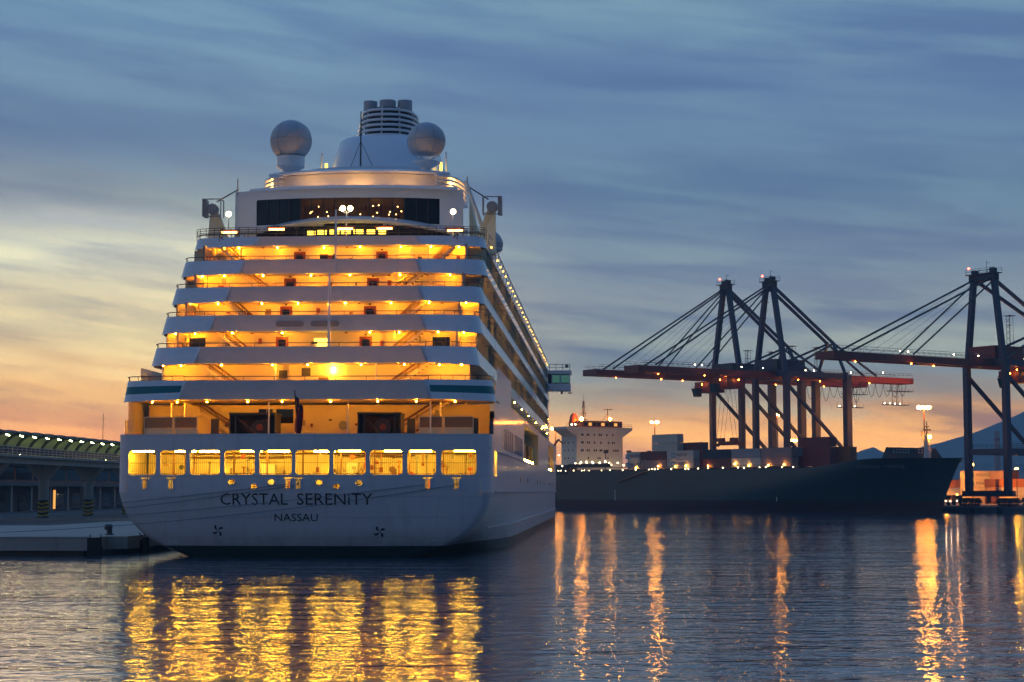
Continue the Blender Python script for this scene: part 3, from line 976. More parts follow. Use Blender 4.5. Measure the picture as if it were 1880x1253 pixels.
# canopy over it: a shallow oval visor
b = MB()
rows = []
for t, zz in ((0, 33.1), (.5, 33.6), (1, 33.85)):
    rows.append([(x * lerp(1, .82, t), yy - lerp(3.6, .9, t), zz - .9 * (x / 10.5) ** 2 * (1 - .5 * t)) for x, yy in ypl(10.9, 28.2, 3.8)])
rows.append([(x * .8, yy + 2, 33.9 - .45 * (x / 10.5) ** 2) for x, yy in ypl(10.9, 28.2, 3.8)])
b.grid(rows)
b.grid([rows[0], [(x, yy + .4, zz - .22) for x, yy, zz in rows[0]], [(x * .96, yy + 3.4, 33.2) for x, yy, zz in rows[0]]])
b.build('visor_canopy', 'ship_white', ship, 50)
# upper house with the wide dark window band
house = MB()
W = 12.0
pts = [(x - .5, y) for x, y in ypl(W, 28.6, 2.0)]
low, sill, head, top = 32.4, 33.3, 36.0, 37.0
def hp(z): return [(x, yy + (0 if z > sill else .0), z - (.0 if z > 33 else 0)) for x, yy in pts]
xs = [p[0] for p in pts]
house.grid([hp(33.0), hp(sill)]); house.grid([hp(head), hp(top)])
j0 = min(i for i, x in enumerate(xs) if x > -11.0); j1 = max(i for i, x in enumerate(xs) if x < 9.9)
house.grid([hp(sill), hp(head)], lambda i, j: j0 <= j < j1)
for s in (-1, 1):
    house.grid([[(s * W - .5, 30.6, z), (s * (W - 3.2) - .5, 46, z)] for z in (29.8, top)])
    house.grid([[(s * W, 30.6, z), (s * (10.2), 30.2, z)] for z in (29.8, 33.0)])
house.add([(x, yy, top) for x, yy in pts] + [(W - 3.7, 46, top), (-W + 2.7, 46, top)], [tuple(range(23))])
hs = house.build('upper_house', 'ship_white', ship, 40)
# glass panes, the middle third showing the lit room behind
for j in range(j0, j1):
    (xa, ya), (xb, yb) = pts[j], pts[j + 1]
    lit = -5.2 < (xa + xb) / 2 < 5.4
    b = MB().add([(xa + .03, ya + .12, sill), (xb - .03, yb + .12, sill), (xb - .03, yb + .12, head), (xa + .03, ya + .12, head)], [(0, 1, 2, 3)])
    g = b.build('window_pane', 'dark_glass' if not lit else 'clear_glass', hs)
    MB().beam((xb, yb + .06, sill), (xb, yb + .06, head), .08, .08).build('window_mullion', 'dark_steel', hs)
rm = MB().box(-6, 6, 35.0, 35.1, 33.0, 36).box(-6, 6, 29.5, 35, 32.9, 33.02).box(-6, 6, 29.5, 35, 36.0, 36.1).box(-6.1, -6, 29.6, 35, 33, 36).box(6, 6.1, 29.6, 35, 33, 36)
rm.build('lounge_room', 'teak', ship)
rnd = random.Random(5)
tablem = MB().ball((0, 0, 0), .07, 6, 4).mesh('table_lamp', smooth=60); tablem.materials.append(MATS['bulb_table'])
for i in range(26):
    x = rnd.uniform(-5, 5)
    o = bpy.data.objects.new('table_lamp', lampm); COL.objects.link(o); o.parent = ship
    o.location = (x, rnd.uniform(30.5, 34.0), rnd.choice([34.3, 34.9, 35.3, 35.5])); o.scale = (.62,) * 3
    o.data = tablem
for x in (-4.3, -2.6, -.8, .9, 2.6, 4.4):
    MB().box(x - .08, x + .08, 33.6, 33.8, 33, 36).build('room_column', 'door_wood', ship)
# roof eyebrow of that house
rows = [[(x * 1.0, yy - .45, 36.9) for x, yy in ypl(10.9, 28.6, 1.9)], [(x, yy - .3, 37.25) for x, yy in ypl(10.9, 28.6, 1.9)], [(x, yy + 3, 37.3) for x, yy in ypl(10.9, 28.6, 1.9)]]
MB().grid(rows).build('roof_eyebrow', 'ship_white', ship, 40)
# curved tier with louvres at its ends
b = MB().prism(arc_plan(9.4, 33.2, 2.2, 46), 36.9, 39.35)
b.build('louvre_tier', 'ship_white', ship, 30)
for q in range(5):
    z = 37.35 + q * .45
    for s in (-1, 1):
        b = MB()
        pp = [(s * x, yy) for x, yy in [(8.3, 33.9), (9.4, 34.6), (10.2, 36), (10.6, 38.5), (10.7, 44)]]
        for (xa, ya), (xc, yc) in zip(pp, pp[1:]): b.beam((xa, ya, z), (xc, yc, z), .55, .16)
        b.build('louvre', 'ship_white', ship)
for s in (-1, 1):
    for q in range(4):
        MB().box(*sorted((s * 9.62, s * 9.7)), 35.6 + q * 1.6, 36.2 + q * 1.6, 37.2, 38.9).build('louvre_lamp', 'tube_heater', ship)
for x in (-5.2, .2, 5.6):
    MB().box(x - 1.3, x + 1.3, 31.9, 32.2, 37.32, 37.4).build('cove_lamp', 'tube_heater', ship)
b = MB()
rows = [[(x, yy, z) for x, yy in ypl(W_, 33.0 + o, 2.0)] for W_, o, z in ((9.7, -.35, 39.3), (9.8, -.4, 39.55), (9.5, 0, 39.8), (9.0, 4, 39.9), (9.0, 12, 39.9))]
b.grid(rows)
b.build('tier_roof', 'ship_white', ship, 40)
MB().prism(arc_plan(6.2, 41, 1.5, 56), lambda p: 39.8, lambda p: 41.6).build('funnel_plinth', 'ship_white', ship, 30)

# funnel
fn = empty('funnel', (0, 61, 39.8)); fn.parent = ship
rows = []
for z, wx, wy in ((0, 8.0, 10.5), (3.0, 7.1, 9.5), (5.5, 6.5, 8.8), (7.6, 5.9, 8.1), (7.8, 5.6, 7.7)):
    rows.append([(wx * math.copysign(abs(cos(t)) ** .55, cos(t)), wy * math.copysign(abs(sin(t)) ** .8, sin(t)) - 1 + z * .15, z) for t in [2 * pi * i / 28 for i in range(29)]])
b = MB().grid(rows)
b.add([r for r in rows[-1][:-1]], [tuple(range(28))])
b.build('funnel_casing', 'ship_white', fn, 40)
MB().prism([(3.1 * cos(2 * pi * i / 20), 5.0 * sin(2 * pi * i / 20)) for i in range(20)], 7.8, 11.8).build('funnel_core', 'dark_steel', fn)
for q in range(6):
    z = 8.2 + q * .66
    sc = 1 - .035 * q
    n = 26
    b = MB().tube([(4.0 * sc * math.copysign(abs(cos(t)) ** .75, cos(t)), 6.0 * sc * sin(t), z) for t in [2 * pi * i / n for i in range(n + 1)]], .17, 6, cap=False)
    b.build('funnel_ring', 'ship_white', fn, 60)
for i in range(10):
    t = 2 * pi * i / 10 + .2
    MB().tube([(3.6 * cos(t), 5.4 * sin(t), 7.7), (3.25 * cos(t), 4.9 * sin(t), 11.8)], .12, 6).build('ring_strut', 'ship_white', fn)
for x, y, z1, r in ((-2.2, -1.8, 13.1, .85), (-.05, -2.2, 13.1, 1.0), (2.0, -1.8, 13.15, .9), (-1.2, 1.5, 13.0, .9), (1.2, 1.5, 13.0, .9)):
    b = MB().lathe((x, y, 0), [(r, 11.3), (r, z1), (r * .86, z1), (r * .86, z1 - .8)], 16)
    b.build('exhaust_pipe', 'grey_white', fn, 40)
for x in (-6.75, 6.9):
    MB().box(x - .12, x + .12, -7.0, -6.4, 2.4, 4.6).build('funnel_lit_strip', 'panel_lit', fn)  # glowing strip stands in for the lit part of the funnel side
for s in (-1, 1):
    MB().tube([(s * 7.6, -6, 1), (s * 7.4, -6, 6.0)], .1, 6).build('funnel_post', 'ship_white', fn)

# radomes
def radome(x, y, zb, zc, r, wide):
    e = empty('radome', (x, y, zb)); e.parent = ship
    h = zc - zb
    pr = []
    if wide:
        pr = [(.35, -.6), (.5, -.1), (1.45, .55), (1.5, .6), (1.52, 1.7)]
    else:
        pr = [(.75, -.8), (.55, .2), (.6, .55), (1.5, 1.0), (1.55, 1.15), (1.45, 1.25)]
    MB().lathe((0, 0, 0), pr, 24).build('radome_pedestal', 'ship_white', e, 35)
    t0 = math.asin(min(1, 1.5 / r))
    pr = [(max(.01, r * sin(t)), h - r * cos(t)) for t in [t0 + (pi - t0) * i / 14 for i in range(15)]]
    MB().lathe((0, 0, 0), pr, 28).build('radome_shell', 'grey_white', e, 60)
    s = MB()
    n = 28
    s.tube([((r + .005) * cos(2 * pi * i / n), (r + .005) * sin(2 * pi * i / n), h) for i in range(n + 1)], .03, 4)
    for a in (0, pi / 3, 2 * pi / 3):
        s.tube([((r + .005) * sin(t) * cos(a), (r + .005) * sin(t) * sin(a), h - (r + .005) * cos(t)) for t in [-(pi - t0) + 2 * (pi - t0) * i / n for i in range(n + 1)] if True], .025, 4)
    s.build('radome_seam', 'grey_paint', e)
radome(-7.75, 36.5, 40.1, 43.6, 2.25, True)
radome(7.0, 36.5, 39.9, 43.4, 2.05, False)
radome(13.4, 42, 31.2, 32.9, 1.55, False)
MB().tube([(-1.2, 44, 41), (-1.2, 44, 48.4)], [.11, .06], 8).build('aft_mast', 'dark_steel', ship, 40)
MB().tube([(-1.2, 44, 45), (-2.6, 44, 41.4)], .03, 4).tube([(-1.2, 44, 45), (.5, 44, 41.4)], .03, 4).build('mast_stay', 'dark_steel', ship)

# deck 6 railing, lamps on poles, bar heaters
b = MB()
pl = wing(5)
base = [(-x, y + .35, 0) for x, y, f in pl[::-1]] + [(x, 19.6, 0) for x in (-6, -4, -2, 0, 2, 4, 6)] + [(x, y + .35, 0) for x, y, f in pl]
for h in (.35, .6, .85, 1.1): b.tube([(x, y, 30.62 + h * .9) for x, y, _ in base], .03, 4)
for x, y, _ in base[::2]: b.tube([(x, y, 30.5), (x, y, 30.62 + 1.0)], .03, 4)
b.build('sun_deck_rail', 'brown_rail', ship)
for x, y, z, n in ((-11.3, 22, 33.3, 1), (11.2, 22, 33.35, 1), (.7, 21.0, 33.6, 2)):
    MB().tube([(x, y, 29.8), (x, y, z - .25)], .06, 6).build('lamp_pole', 'ship_white', ship, 40)
    for q in range(n):
        xx = x + (q - (n - 1) / 2) * .75
        MB().ball((xx, y, z), .27, 14, 8).build('globe_lamp', 'globe_lamp', ship, 60)
        if n > 1: MB().tube([(x, y, z - .5), (xx, y, z - .3)], .04, 5).build('lamp_arm', 'ship_white', ship)
for x in (-11.2, -6.1, .7, 4.6, 11.4):
    yy = 20.2 if abs(x) < 9 else 22.0
    o = MB().tube([(x - .75, yy, 31.45), (x + .75, yy, 31.45)], .09, 6).build('bar_heater', 'tube_heater', ship)
    MB().box(x - .95, x + .95, yy - .05, yy + .25, 31.6, 31.75).build('heater_hood', 'cs_red', o)
# searchlight / winch baskets on outrigged arms and sloping side fins
for s in (-1, 1):
    y0 = 29.5
    e = empty('outrigged_winch', (0, 0, 0)); e.parent = ship
    cx = s * 14.6
    MB().lathe((cx, y0 - .4, 35.0), [(.4, 0), (.58, .05), (.58, .75), (.4, .8)], 18, 'y').build('winch_drum', 'grey_paint', e, 40)
    b = MB()
    for xx in (cx - .95, cx + .95):
        b.beam((xx, y0 - .6, 34.2), (xx, y0 - .6, 36.0), .1).beam((xx, y0 + .8, 34.2), (xx, y0 + .8, 36.0), .1)
        b.beam((xx, y0 - .6, 36.0), (xx, y0 + .8, 36.0), .1)
    b.beam((cx - .95, y0 - .6, 36.0), (cx + .95, y0 - .6, 36.0), .1).beam((cx - .95, y0 - .6, 34.2), (cx + .95, y0 - .6, 34.2), .12)
    b.build('winch_cage', 'grey_paint', e)
    MB().box(*sorted((cx + s * .6, cx + s * .98)), y0 - .5, y0 + .7, 34.2, 36.0).build('cage_panel', 'grey_paint', e)
    MB().add([(s * 12.4, y0 + .5, 30), (s * 15.0, y0 - 1, 30.0), (s * 14.9, y0, 34.6), (s * 14.0, y0, 34.6), (s * 12.4, y0 + 1.4, 30), (s * 15.0, y0 + .4, 30.0), (s * 14.9, y0 + .8, 34.6), (s * 14.0, y0 + .8, 34.6)],
             [(0, 1, 2, 3), (4, 5, 6, 7), (0, 1, 5, 4), (1, 2, 6, 5), (2, 3, 7, 6), (3, 0, 4, 7)]).build('winch_arm', 'deck_cream', e)
    MB().tube([(s * 12.1, y0 + 1, 37.3), (s * 14.2, y0, 35.8)], .07, 5).build('guy_wire', 'dark_steel', e)
    MB().add([(s * 12.11, 30.8, 36.3), (s * 13.4, 33, 30), (s * 12.11, 30.8, 30), (s * 12.11, 36, 36.3), (s * 13.4, 36, 30), (s * 12.11, 36, 30)],
             [(0, 1, 2), (3, 4, 5), (0, 1, 4, 3), (1, 2, 5, 4), (0, 2, 5, 3)]).build('side_fin', 'deck_cream', ship)
    MB().tube([(s * 12.0, 29.4, 36.5), (s * 12.0, 29.4, 38.2)], .07, 6).build('corner_staff', 'rail_steel', ship)
MB().beam((11.9, 28.6, 37.6), (14.6, 32, 29.9), .28, .28).build('raked_spar', 'ship_white', ship)

# ---------------------------------------------------------------- starboard (and port) cabin sides
def sides():
    yend = 197
    for s in (1, -1):
        for k in range(1, 6):
            z0, z1, y, sx, W = DECK[k]
            ys = y + 2.9
            W2 = W - .15
            b = MB()
            # balcony front, slightly leaning like the wing
            a = s * (W + .1); t = s * (W - .25)
            n = 12
            jog = 0
            yy = [ys + (yend - ys) * i / n for i in range(n + 1)]
            lo = [(a, q, z0 - .38) for q in yy]; hi = [(t, q, z1 - .12) for q in yy]; inn = [(t - s * .1, q, z1 - .12) for q in yy]; fl = [(t - s * .1, q, z0) for q in yy]
            b.grid([lo, hi, inn, fl])
            b.grid([lo, [(s * 12.9, q, z0 - .38) for q in yy]])
            b.build('balcony_front', 'ship_white', ship)
            zt = DECK[k + 1][0] - .38 if k < 5 else 33.0
            MB().box(*sorted((s * 12.9, s * 12.7)), LV[min(k, 5)][2] + (0 if k < 5 else 12), yend, z0 - .3, zt).build('cabin_wall', 'cabin_wall', ship)
            if k < 5:
                d = MB(); g = MB(); lit = MB()
                q = ys + 3.0
                rnd = random.Random(k * 7 + s)
                while q < yend - 3:
                    d.box(*sorted((s * 12.9, s * (W - .3))), q - .05, q + .05, z0, zt - .05)
                    if rnd.random() < .75: g.box(*sorted((s * 12.92, s * 13.0)), q + 1.0, q + 2.2, z0 + .1, z0 + 2.2)
                    elif rnd.random() < .55: lit.box(*sorted((s * 12.92, s * 13.0)), q + 1.0, q + 2.4, z0 + .1, z0 + 2.2)
                    q += 4.6
                stuff(d.build('balcony_divider', 'deck_cream', ship))
                stuff(g.build('cabin_door', 'dark_glass', ship))
                stuff(lit.build('lit_cabin_door', 'room_lit', ship))
        # promenade recess wall and lamps under the balconies
        MB().box(*sorted((s * 13.6, s * 13.4)), 9.5, yend, 13.6, 17.0).build('promenade_wall', 'deck_cream', ship)
        MB().box(*sorted((s * 13.5, s * 16.15)), 32, yend, 13.9, 14.0).build('promenade_deck', 'deck_cream', ship)
    # weak lamps over every second or third balcony
    bm_ = MB().ball((0, 0, 0), .10, 6, 4).mesh('balcony_lamp', smooth=60); bm_.materials.append(MATS['bulb_table'])
    rnd = random.Random(55)
    for k in range(1, 5):
        q = DECK[k][2] + 2.9 + 3.0 + 2.3
        while q < 150:
            if rnd.random() < .5:
                o = bpy.data.objects.new('balcony_lamp', bm_); COL.objects.link(o); o.parent = ship
                o.location = (13.6, q, DECK[k + 1][0] - .62)
            q += 4.6
    # lamps
    sidem = MB().ball((0, 0, 0), .11, 6, 4).mesh('side_lamp', smooth=60); sidem.materials.append(MATS['bulb_spot'])
    for q in (40, 48, 62, 80, 100, 125, 150, 175):
        o = bpy.data.objects.new('side_lamp', sidem); COL.objects.link(o); o.parent = ship
        o.location = (15.2, q, 16.4); o.scale = (.8,) * 3
    for q in (64, 70, 77, 85, 94, 150, 156, 164, 172):
        o = bpy.data.objects.new('side_lamp', sidem); COL.objects.link(o); o.parent = ship
        o.location = (16.0, q, 9.6); o.scale = (1.3,) * 3
    for y0, y1, _, _ in OPEN[1:]:
        b = MB().box(13.2, 13.35, y0, y1, 9.2, 13.8).box(13.3, 16.39, y0, y1, 9.1, 9.28).box(13.3, 16.39, y0, y1, 13.72, 13.85).box(13.3, 16.39, y0 - .1, y0, 9.2, 13.8).box(13.3, 16.39, y1, y1 + .1, 9.2, 13.8)
        b.build('shell_door_recess', 'deck_cream', ship)
    for y, w, m in ((66, 3, 'cs_red'), (72, 4, 'dark_steel'), (84, 3, 'dark_steel'), (92, 4, 'hazard_yellow'), (156, 4, 'dark_steel'), (166, 4, 'dark_steel')):
        MB().box(14.2, 15.9, y, y + w, 9.3, 9.3 + 2.4).build('stowed_gear', m, ship)
    # tall windows in the aft quarter
    for g0 in (18.5, 38.5):
        for i in range(5):
            y = g0 + i * 3.5
            p = MB().box(16.38, 16.43, y, y + 2.5, 9.75, 11.75).build('side_window', 'side_glass', ship)
            MB().box(16.38, 16.5, y + 2.5, y + 2.75, 9.7, 11.8).build('window_rib', 'hull_white', p)
    # small ports lower down
    for y in (52, 70, 100, 112, 126, 150, 160, 170):
        MB().lathe((16.39, y, 7.0), [(.28, 0), (.28, .05), (.2, .06)], 12, 'x').build('porthole', 'dark_glass', ship, 30)
    # string of bulbs along the top edge
    m = MB().ball((0, 0, 0), .11, 6, 4).mesh('string_bulb', smooth=60); m.materials.append(MATS['string_bulb'])
    for i in range(34):
        o = bpy.data.objects.new('string_bulb', m); COL.objects.link(o); o.parent = ship
        o.location = (14.75, 26 + i * 5.0, 30.3 + .12 * sin(i * 1.7))
    b = MB()
    for i in range(43):
        y = 26 + i * 4
        b.tube([(14.3, y, 29.9), (14.5, y, 31.6)], .05, 4)
    b.tube([(14.5, 26, 31.6), (14.5, 196, 31.6)], .06, 4).tube([(14.4, 26, 31.0), (14.4, 196, 31.0)], .04, 4)
    b.build('top_side_rail', 'rail_steel', ship)
    # upper house sides forward
    MB().box(-11.5, 11.5, 46, 190, 29.9, 33.0).build('forward_house', 'ship_white', ship)
    # forward block with the bridge and its wing
    MB().box(-14.6, 14.6, 197, 206, 14.0, 30.0).build('bridge_front', 'ship_white', ship)
    for s in (1, -1):
        e = empty('bridge_wing', (0, 0, 0)); e.parent = ship
        x0, x1 = 14.6, 19.2
        def q(x): return s * x
        MB().box(*sorted((q(x0), q(x1))), 196, 200, 25.5, 26.9).build('wing_floor', 'ship_white', e)
        MB().box(*sorted((q(x0), q(x1 + .1))), 195.9, 200.1, 28.8, 29.5).build('wing_roof', 'ship_white', e)
        MB().box(*sorted((q(x0 + .1), q(x1 - .3))), 196.3, 199.8, 26.9, 28.8).build('wing_cabin', 'dark_steel', e)
        for a, c in ((15.6, 17.0), (17.3, 18.9)):
            MB().box(*sorted((q(a), q(c))), 196.2, 196.28, 27.1, 28.6).build('wing_window', 'wheelhouse', e)
        for a in (15.5, 17.15, 19.0):
            MB().box(*sorted((q(a - .08), q(a + .08))), 196.1, 196.3, 26.9, 28.8).build('wing_post', 'ship_white', e)
        b = MB()
        for xx in (15, 16.3, 17.6, 19): b.tube([(q(xx), 196.2, 29.5), (q(xx), 196.2, 30.7)], .05, 4)
        b.tube([(q(14.7), 196.2, 30.7), (q(19), 196.2, 30.7)], .05, 4).tube([(q(14.7), 196.2, 30.1), (q(19), 196.2, 30.1)], .04, 4)
        b.build('wing_rail', 'dark_steel', e)
        MB().ball((q(18.4), 197, 30.4), .35, 10, 6).build('wing_searchlight', 'dark_steel', e, 60)
        MB().box(*sorted((q(17.2), q(17.6))), 197, 197.4, 24.9, 25.5).box(*sorted((q(18.6), q(19.4))), 197, 197.3, 25.0, 25.2).build('wing_bracket', 'dark_steel', e)
sides()

# the flag
fv = []
for i in range(9):
    row = []
    for j in range(7):
        u, v = i / 8, j / 6
        row.append((-.5 + .9 * u * (0.55 + .2 * (1 - v)) + .10 * sin(5 * v + 6 * u), .35 + .25 * sin(9 * u + 2 * v), 13.9 - 3.0 * v - .9 * u))
    fv.append(row)
fl = MB().grid(fv).build('flag', 'flag_red', smooth=60, recalc=False)
fl.location = SHIP_LOC; fl.rotation_euler = (0, 0, SHIP_RZ)
fl.data.materials.append(MATS['flag_navy'])
for p in fl.data.polygons:
    if p.center[2] > 12.7: p.material_index = 1
tag(fl, 'dark red and navy ensign hanging limp from the staff at the stern rail', 'flag')

# ------------------------------------------------------------------ cruise quay on the left (ship-parallel frame)
def S(x, y, z=0.0):
    c, s = cos(SHIP_RZ), sin(SHIP_RZ)
    return (SHIP_LOC[0] + x * c - y * s, SHIP_LOC[1] + x * s + y * c, z)
def put(o, x, y, z=0.0, rz=0.0):
    o.location = S(x, y, z); o.rotation_euler = (0, 0, SHIP_RZ + rz)
    return o
b = MB().prism([(-420, 4.2), (-19.4, 4.2), (-19.2, 9.0), (-17.4, 9.2), (-17.4, 620), (-420, 620)], .45, 1.6)
q = b.build('quay', 'concrete'); put(q, 0, 0); q['kind'] = 'structure'
b = MB().prism([(-420, 5.0), (-20.2, 5.0), (-18.6, 10.4), (-18.4, 620), (-420, 620)], -3, .45)
o = b.build('quay_foundation', 'concrete_dark'); put(o, 0, 0); o['kind'] = 'structure'
# coping along the edge
b = MB().box(-420, -19.4, 4.15, 4.75, 1.6, 1.68)
o = b.build('quay_coping', 'concrete'); put(o, 0, 0); o['kind'] = 'structure'
# low kerb further in and a darker road strip
b = MB().box(-420, -18, 90, 90.4, 1.6, 1.95).box(-40.4, -40, 90.4, 560, 1.6, 1.85)
o = b.build('kerb', 'concrete'); put(o, 0, 0); o['kind'] = 'structure'
b = MB().add([(-420, 60, 1.604), (-41, 60, 1.604), (-41, 560, 1.604), (-420, 560, 1.604)], [(0, 1, 2, 3)])
o = b.build('service_road', 'asphalt'); put(o, 0, 0); o['kind'] = 'structure'
def fender(x, y, label, w=1.1, h=2.7, rz=0):
    e = empty('fender', (0, 0, 0)); put(e, x, y, 0, rz)
    MB().box(-w / 2, w / 2, -.55, -.25, -1.0, h - 1.0).build('fender_panel', 'rubber', e)
    MB().lathe((0, -.25, .6), [(.5, 0), (.62, .25), (.62, .3)], 14, 'y').build('fender_cone', 'rubber', e, 40)
    for sx in (-1, 1):
        MB().tube([(sx * w * .4, -.3, h - 1.05), (sx * w * .4, .05, 1.85)], .05, 5).build('fender_chain', 'dark_steel', e)
    tag(e, label, 'fender', 'quay fenders')
    return e
fender(-19.0, 4.6, 'black rubber fender hanging at the outer corner of the quay beside the stern', 1.2, 2.6)
fender(-17.4, 14, 'black rubber fender on the quay wall half hidden behind the hull bottom', 1.6, 2.4, pi / 2)
def bollard(x, y, label):
    e = empty('bollard', (0, 0, 0)); put(e, x, y, 1.6)
    MB().lathe((0, 0, 0), [(.42, 0), (.42, .08), (.27, .12), (.25, .62), (.30, .78), (.28, .95), (.1, 1.02)], 16).build('bollard_post', 'dark_steel', e, 40)
    MB().lathe((-.16, 0, .82), [(.3, -.35), (.34, -.1), (.3, .12), (.1, .2)], 12).build('bollard_head', 'dark_steel', e, 40)
    tag(e, label, 'bollard', 'quay bollards')
bollard(-20.6, 14.5, 'dark iron bollard standing alone near the quay corner by the ship')
bollard(-27.0, 110, 'small far bollard on the quay beside the hull near the kerb')
bollard(-50.0, 5.6, 'dark iron bollard at the quay edge that holds the stern lines')
# mooring lines
for i, (x, z, ex, ez, sag, lab) in enumerate(((-1.02, 6.3, -49.8, 2.2, .4, 'upper mooring rope running left from the middle fairleads of the stern'),
                               (-.12, 6.25, -50.0, 2.0, .8, 'second mooring rope just under the uppermost one, from the middle fairleads'),
                               (10.94, 6.3, -50.2, 2.1, .9, 'long mooring rope crossing the ship name from the inner right fairlead'),
                               (13.4, 6.25, -50.0, 1.9, 1.5, 'lowest long mooring rope sagging across the stern from the outer right fairlead'))):
    pts = []
    for j in range(25):
        t = j / 24
        xx = lerp(x, ex, t)
        y = trans(xx, 6)[1] - .25 if abs(xx) < 16.2 else None
        y0 = trans(x, 6)[1]
        yy = min(lerp(y0 - .2, 5.4, t), (trans(xx, 6)[1] - .12)) if abs(xx) < 16.2 else lerp(1.6, 5.4, (-16.2 - xx) / 34.0)
        pts.append((xx, yy, lerp(z, ez, t) - sag * 4 * t * (1 - t)))
    o = MB().tube(pts, .032, 6).build('mooring_line', 'rope', smooth=60)
    put(o, 0, 0); tag(o, lab, 'rope', 'stern mooring lines')

# elevated passenger walkway
def walkway():
    e = empty('passenger_walkway', (0, 0, 0)); put(e, -60.8, 0, 1.6)
    tag(e, 'long elevated walkway with a curved ribbed roof on concrete piers behind the quay', 'walkway')
    y0, y1 = 60, 186
    MB().box(-2.4, 2.4, y0, y1, 8.1, 9.0).box(-2.9, 2.9, y0, y1, 9.0, 9.35).build('walkway_beam', 'concrete', e)
    for i in range(4):
        y = 95 + i * 23.6
        p = MB()
        p.lathe((0, y, 0), [(.8, 0), (.8, 6.2)], 18)
        p.prism([(-.8, y - .8), (.8, y - .8), (.8, y + .8), (-.8, y + .8)], 6.0, 6.2)
        pr = p.build('pier', 'concrete', e, 40)
        c = MB().add([(-.85, y - .8, 6.0), (.85, y - .8, 6.0), (.85, y + .8, 6.0), (-.85, y + .8, 6.0), (-2.6, y - .9, 8.1), (2.6, y - .9, 8.1), (2.6, y + .9, 8.1), (-2.6, y + .9, 8.1)],
                 [(0, 1, 2, 3), (4, 5, 6, 7), (0, 1, 5, 4), (1, 2, 6, 5), (2, 3, 7, 6), (3, 0, 4, 7)])
        c.build('pier_head', 'concrete', pr)
        # hazard chevrons round the foot
        for q in range(4):
            h = MB()
            n = 18
            for a in range(n):
                t0, t1 = 2 * pi * a / n, 2 * pi * (a + 1) / n
                def zz(t): return .15 + q * .62 + .28 * abs(((t / (pi / 2)) % 2) - 1)
                r = .83
                h.add([(r * cos(t0), y + r * sin(t0), zz(t0)), (r * cos(t1), y + r * sin(t1), zz(t1)), (r * cos(t1), y + r * sin(t1), zz(t1) + .31), (r * cos(t0), y + r * sin(t0), zz(t0) + .31)], [(0, 1, 2, 3)])
            h.build('hazard_stripe', 'hazard_yellow', pr)
        MB().lathe((0, y, .05), [(.815, 0), (.815, 2.7)], 18).build('hazard_base', 'hazard_black', pr)
    # vaulted roof: open towards the ship, ribs every 6 m
    n = 10
    def arc(r, t): return (-1.0 + r * cos(t), 9.6 + r * 1.05 * sin(t))
    rows = []
    for j in range(n + 1):
        t = radians(62) + (radians(160) - radians(62)) * j / n
        x, z = arc(3.2, t)
        rows.append([(x, y0, z), (x, y1, z)])
    b = MB().grid(rows); rows2 = [[(x, y, z + .12) for x, y, z in r] for r in rows]
    MB().grid(rows2).build('roof_skin', 'dark_steel', e, 60)
    b.build('vault_roof', 'walk_pale', e, 60)
    rib = MB()
    for j in range(n + 3):
        t = radians(60) + (radians(165) - radians(60)) * j / (n + 2)
        x, z = arc(3.15, t)
        if j: rib.beam((px, 0, pz), (x, 0, z), .5, .8, up=(0, 1, 0))
        px, pz = x, z
    ro = rib.build('roof_rib', 'dark_steel', e)
    ro.location = (0, y0 + 3, 0)
    lm = MB().box(-.3, .3, -.08, .08, -.05, .05).build('roof_lamp', 'walk_lamp', ro)
    lm.location = (.2, 2.0, 12.3); lm.rotation_euler = (0, radians(20), 0)
    y = y0 + 9
    while y < y1:
        like_o = ro.copy(); COL.objects.link(like_o); like_o.parent = e; like_o.location = (0, y, 0)
        l2 = lm.copy(); COL.objects.link(l2); l2.parent = like_o
        y += 6
    # balustrade
    b = MB()
    for h in (.35, .75, 1.15): b.tube([(2.75, y0, 9.35 + h), (2.75, y1, 9.35 + h)], .04, 4)
    y = y0
    while y <= y1:
        b.tube([(2.75, y, 9.35), (2.75, y, 10.5)], .045, 4); y += 2
    b.build('balustrade', 'rail_steel', e)
    y = y0
    while y < y1 - 1:
        MB().box(2.66, 2.69, y + .08, y + 5.92, 9.42, 10.4).build('balustrade_pane', 'pane', e)
        y += 6
    MB().box(-2.7, -2.62, y0, y1, 9.35, 10.3).build('back_parapet', 'walk_green', e)
    # small lamps seen through the glass
    m = MB().ball((0, 0, 0), .10, 6, 4).mesh('walkway_lamp'); m.materials.append(MATS['walk_lamp'])
    for i in range(16):
        o = bpy.data.objects.new('walkway_lamp', m); COL.objects.link(o); o.parent = e
        o.location = (-1.5 + (i % 3) * .9, 66 + i * 7.6, 9.75 + (i % 2) * .5)
    MB().tube([(0, 150, 12.8), (0, 150, 17.5)], .05, 4).build('aerial', 'dark_steel', e)
    # the gangway tower at its end
    MB().box(-3.0, 3.0, 186, 196, 8.3, 12.2).build('gangway_cabin', 'walk_green', e)
    for i in range(4):
        MB().box(2.99, 3.06, 187 + i * 2.2, 188.8 + i * 2.2, 9.4, 11.6).build('gangway_window', 'pane', e)
    for y in (188, 194):
        MB().box(-.6, .6, y - .5, y + .5, 0, 8.3).build('gangway_leg', 'concrete', e)
walkway()
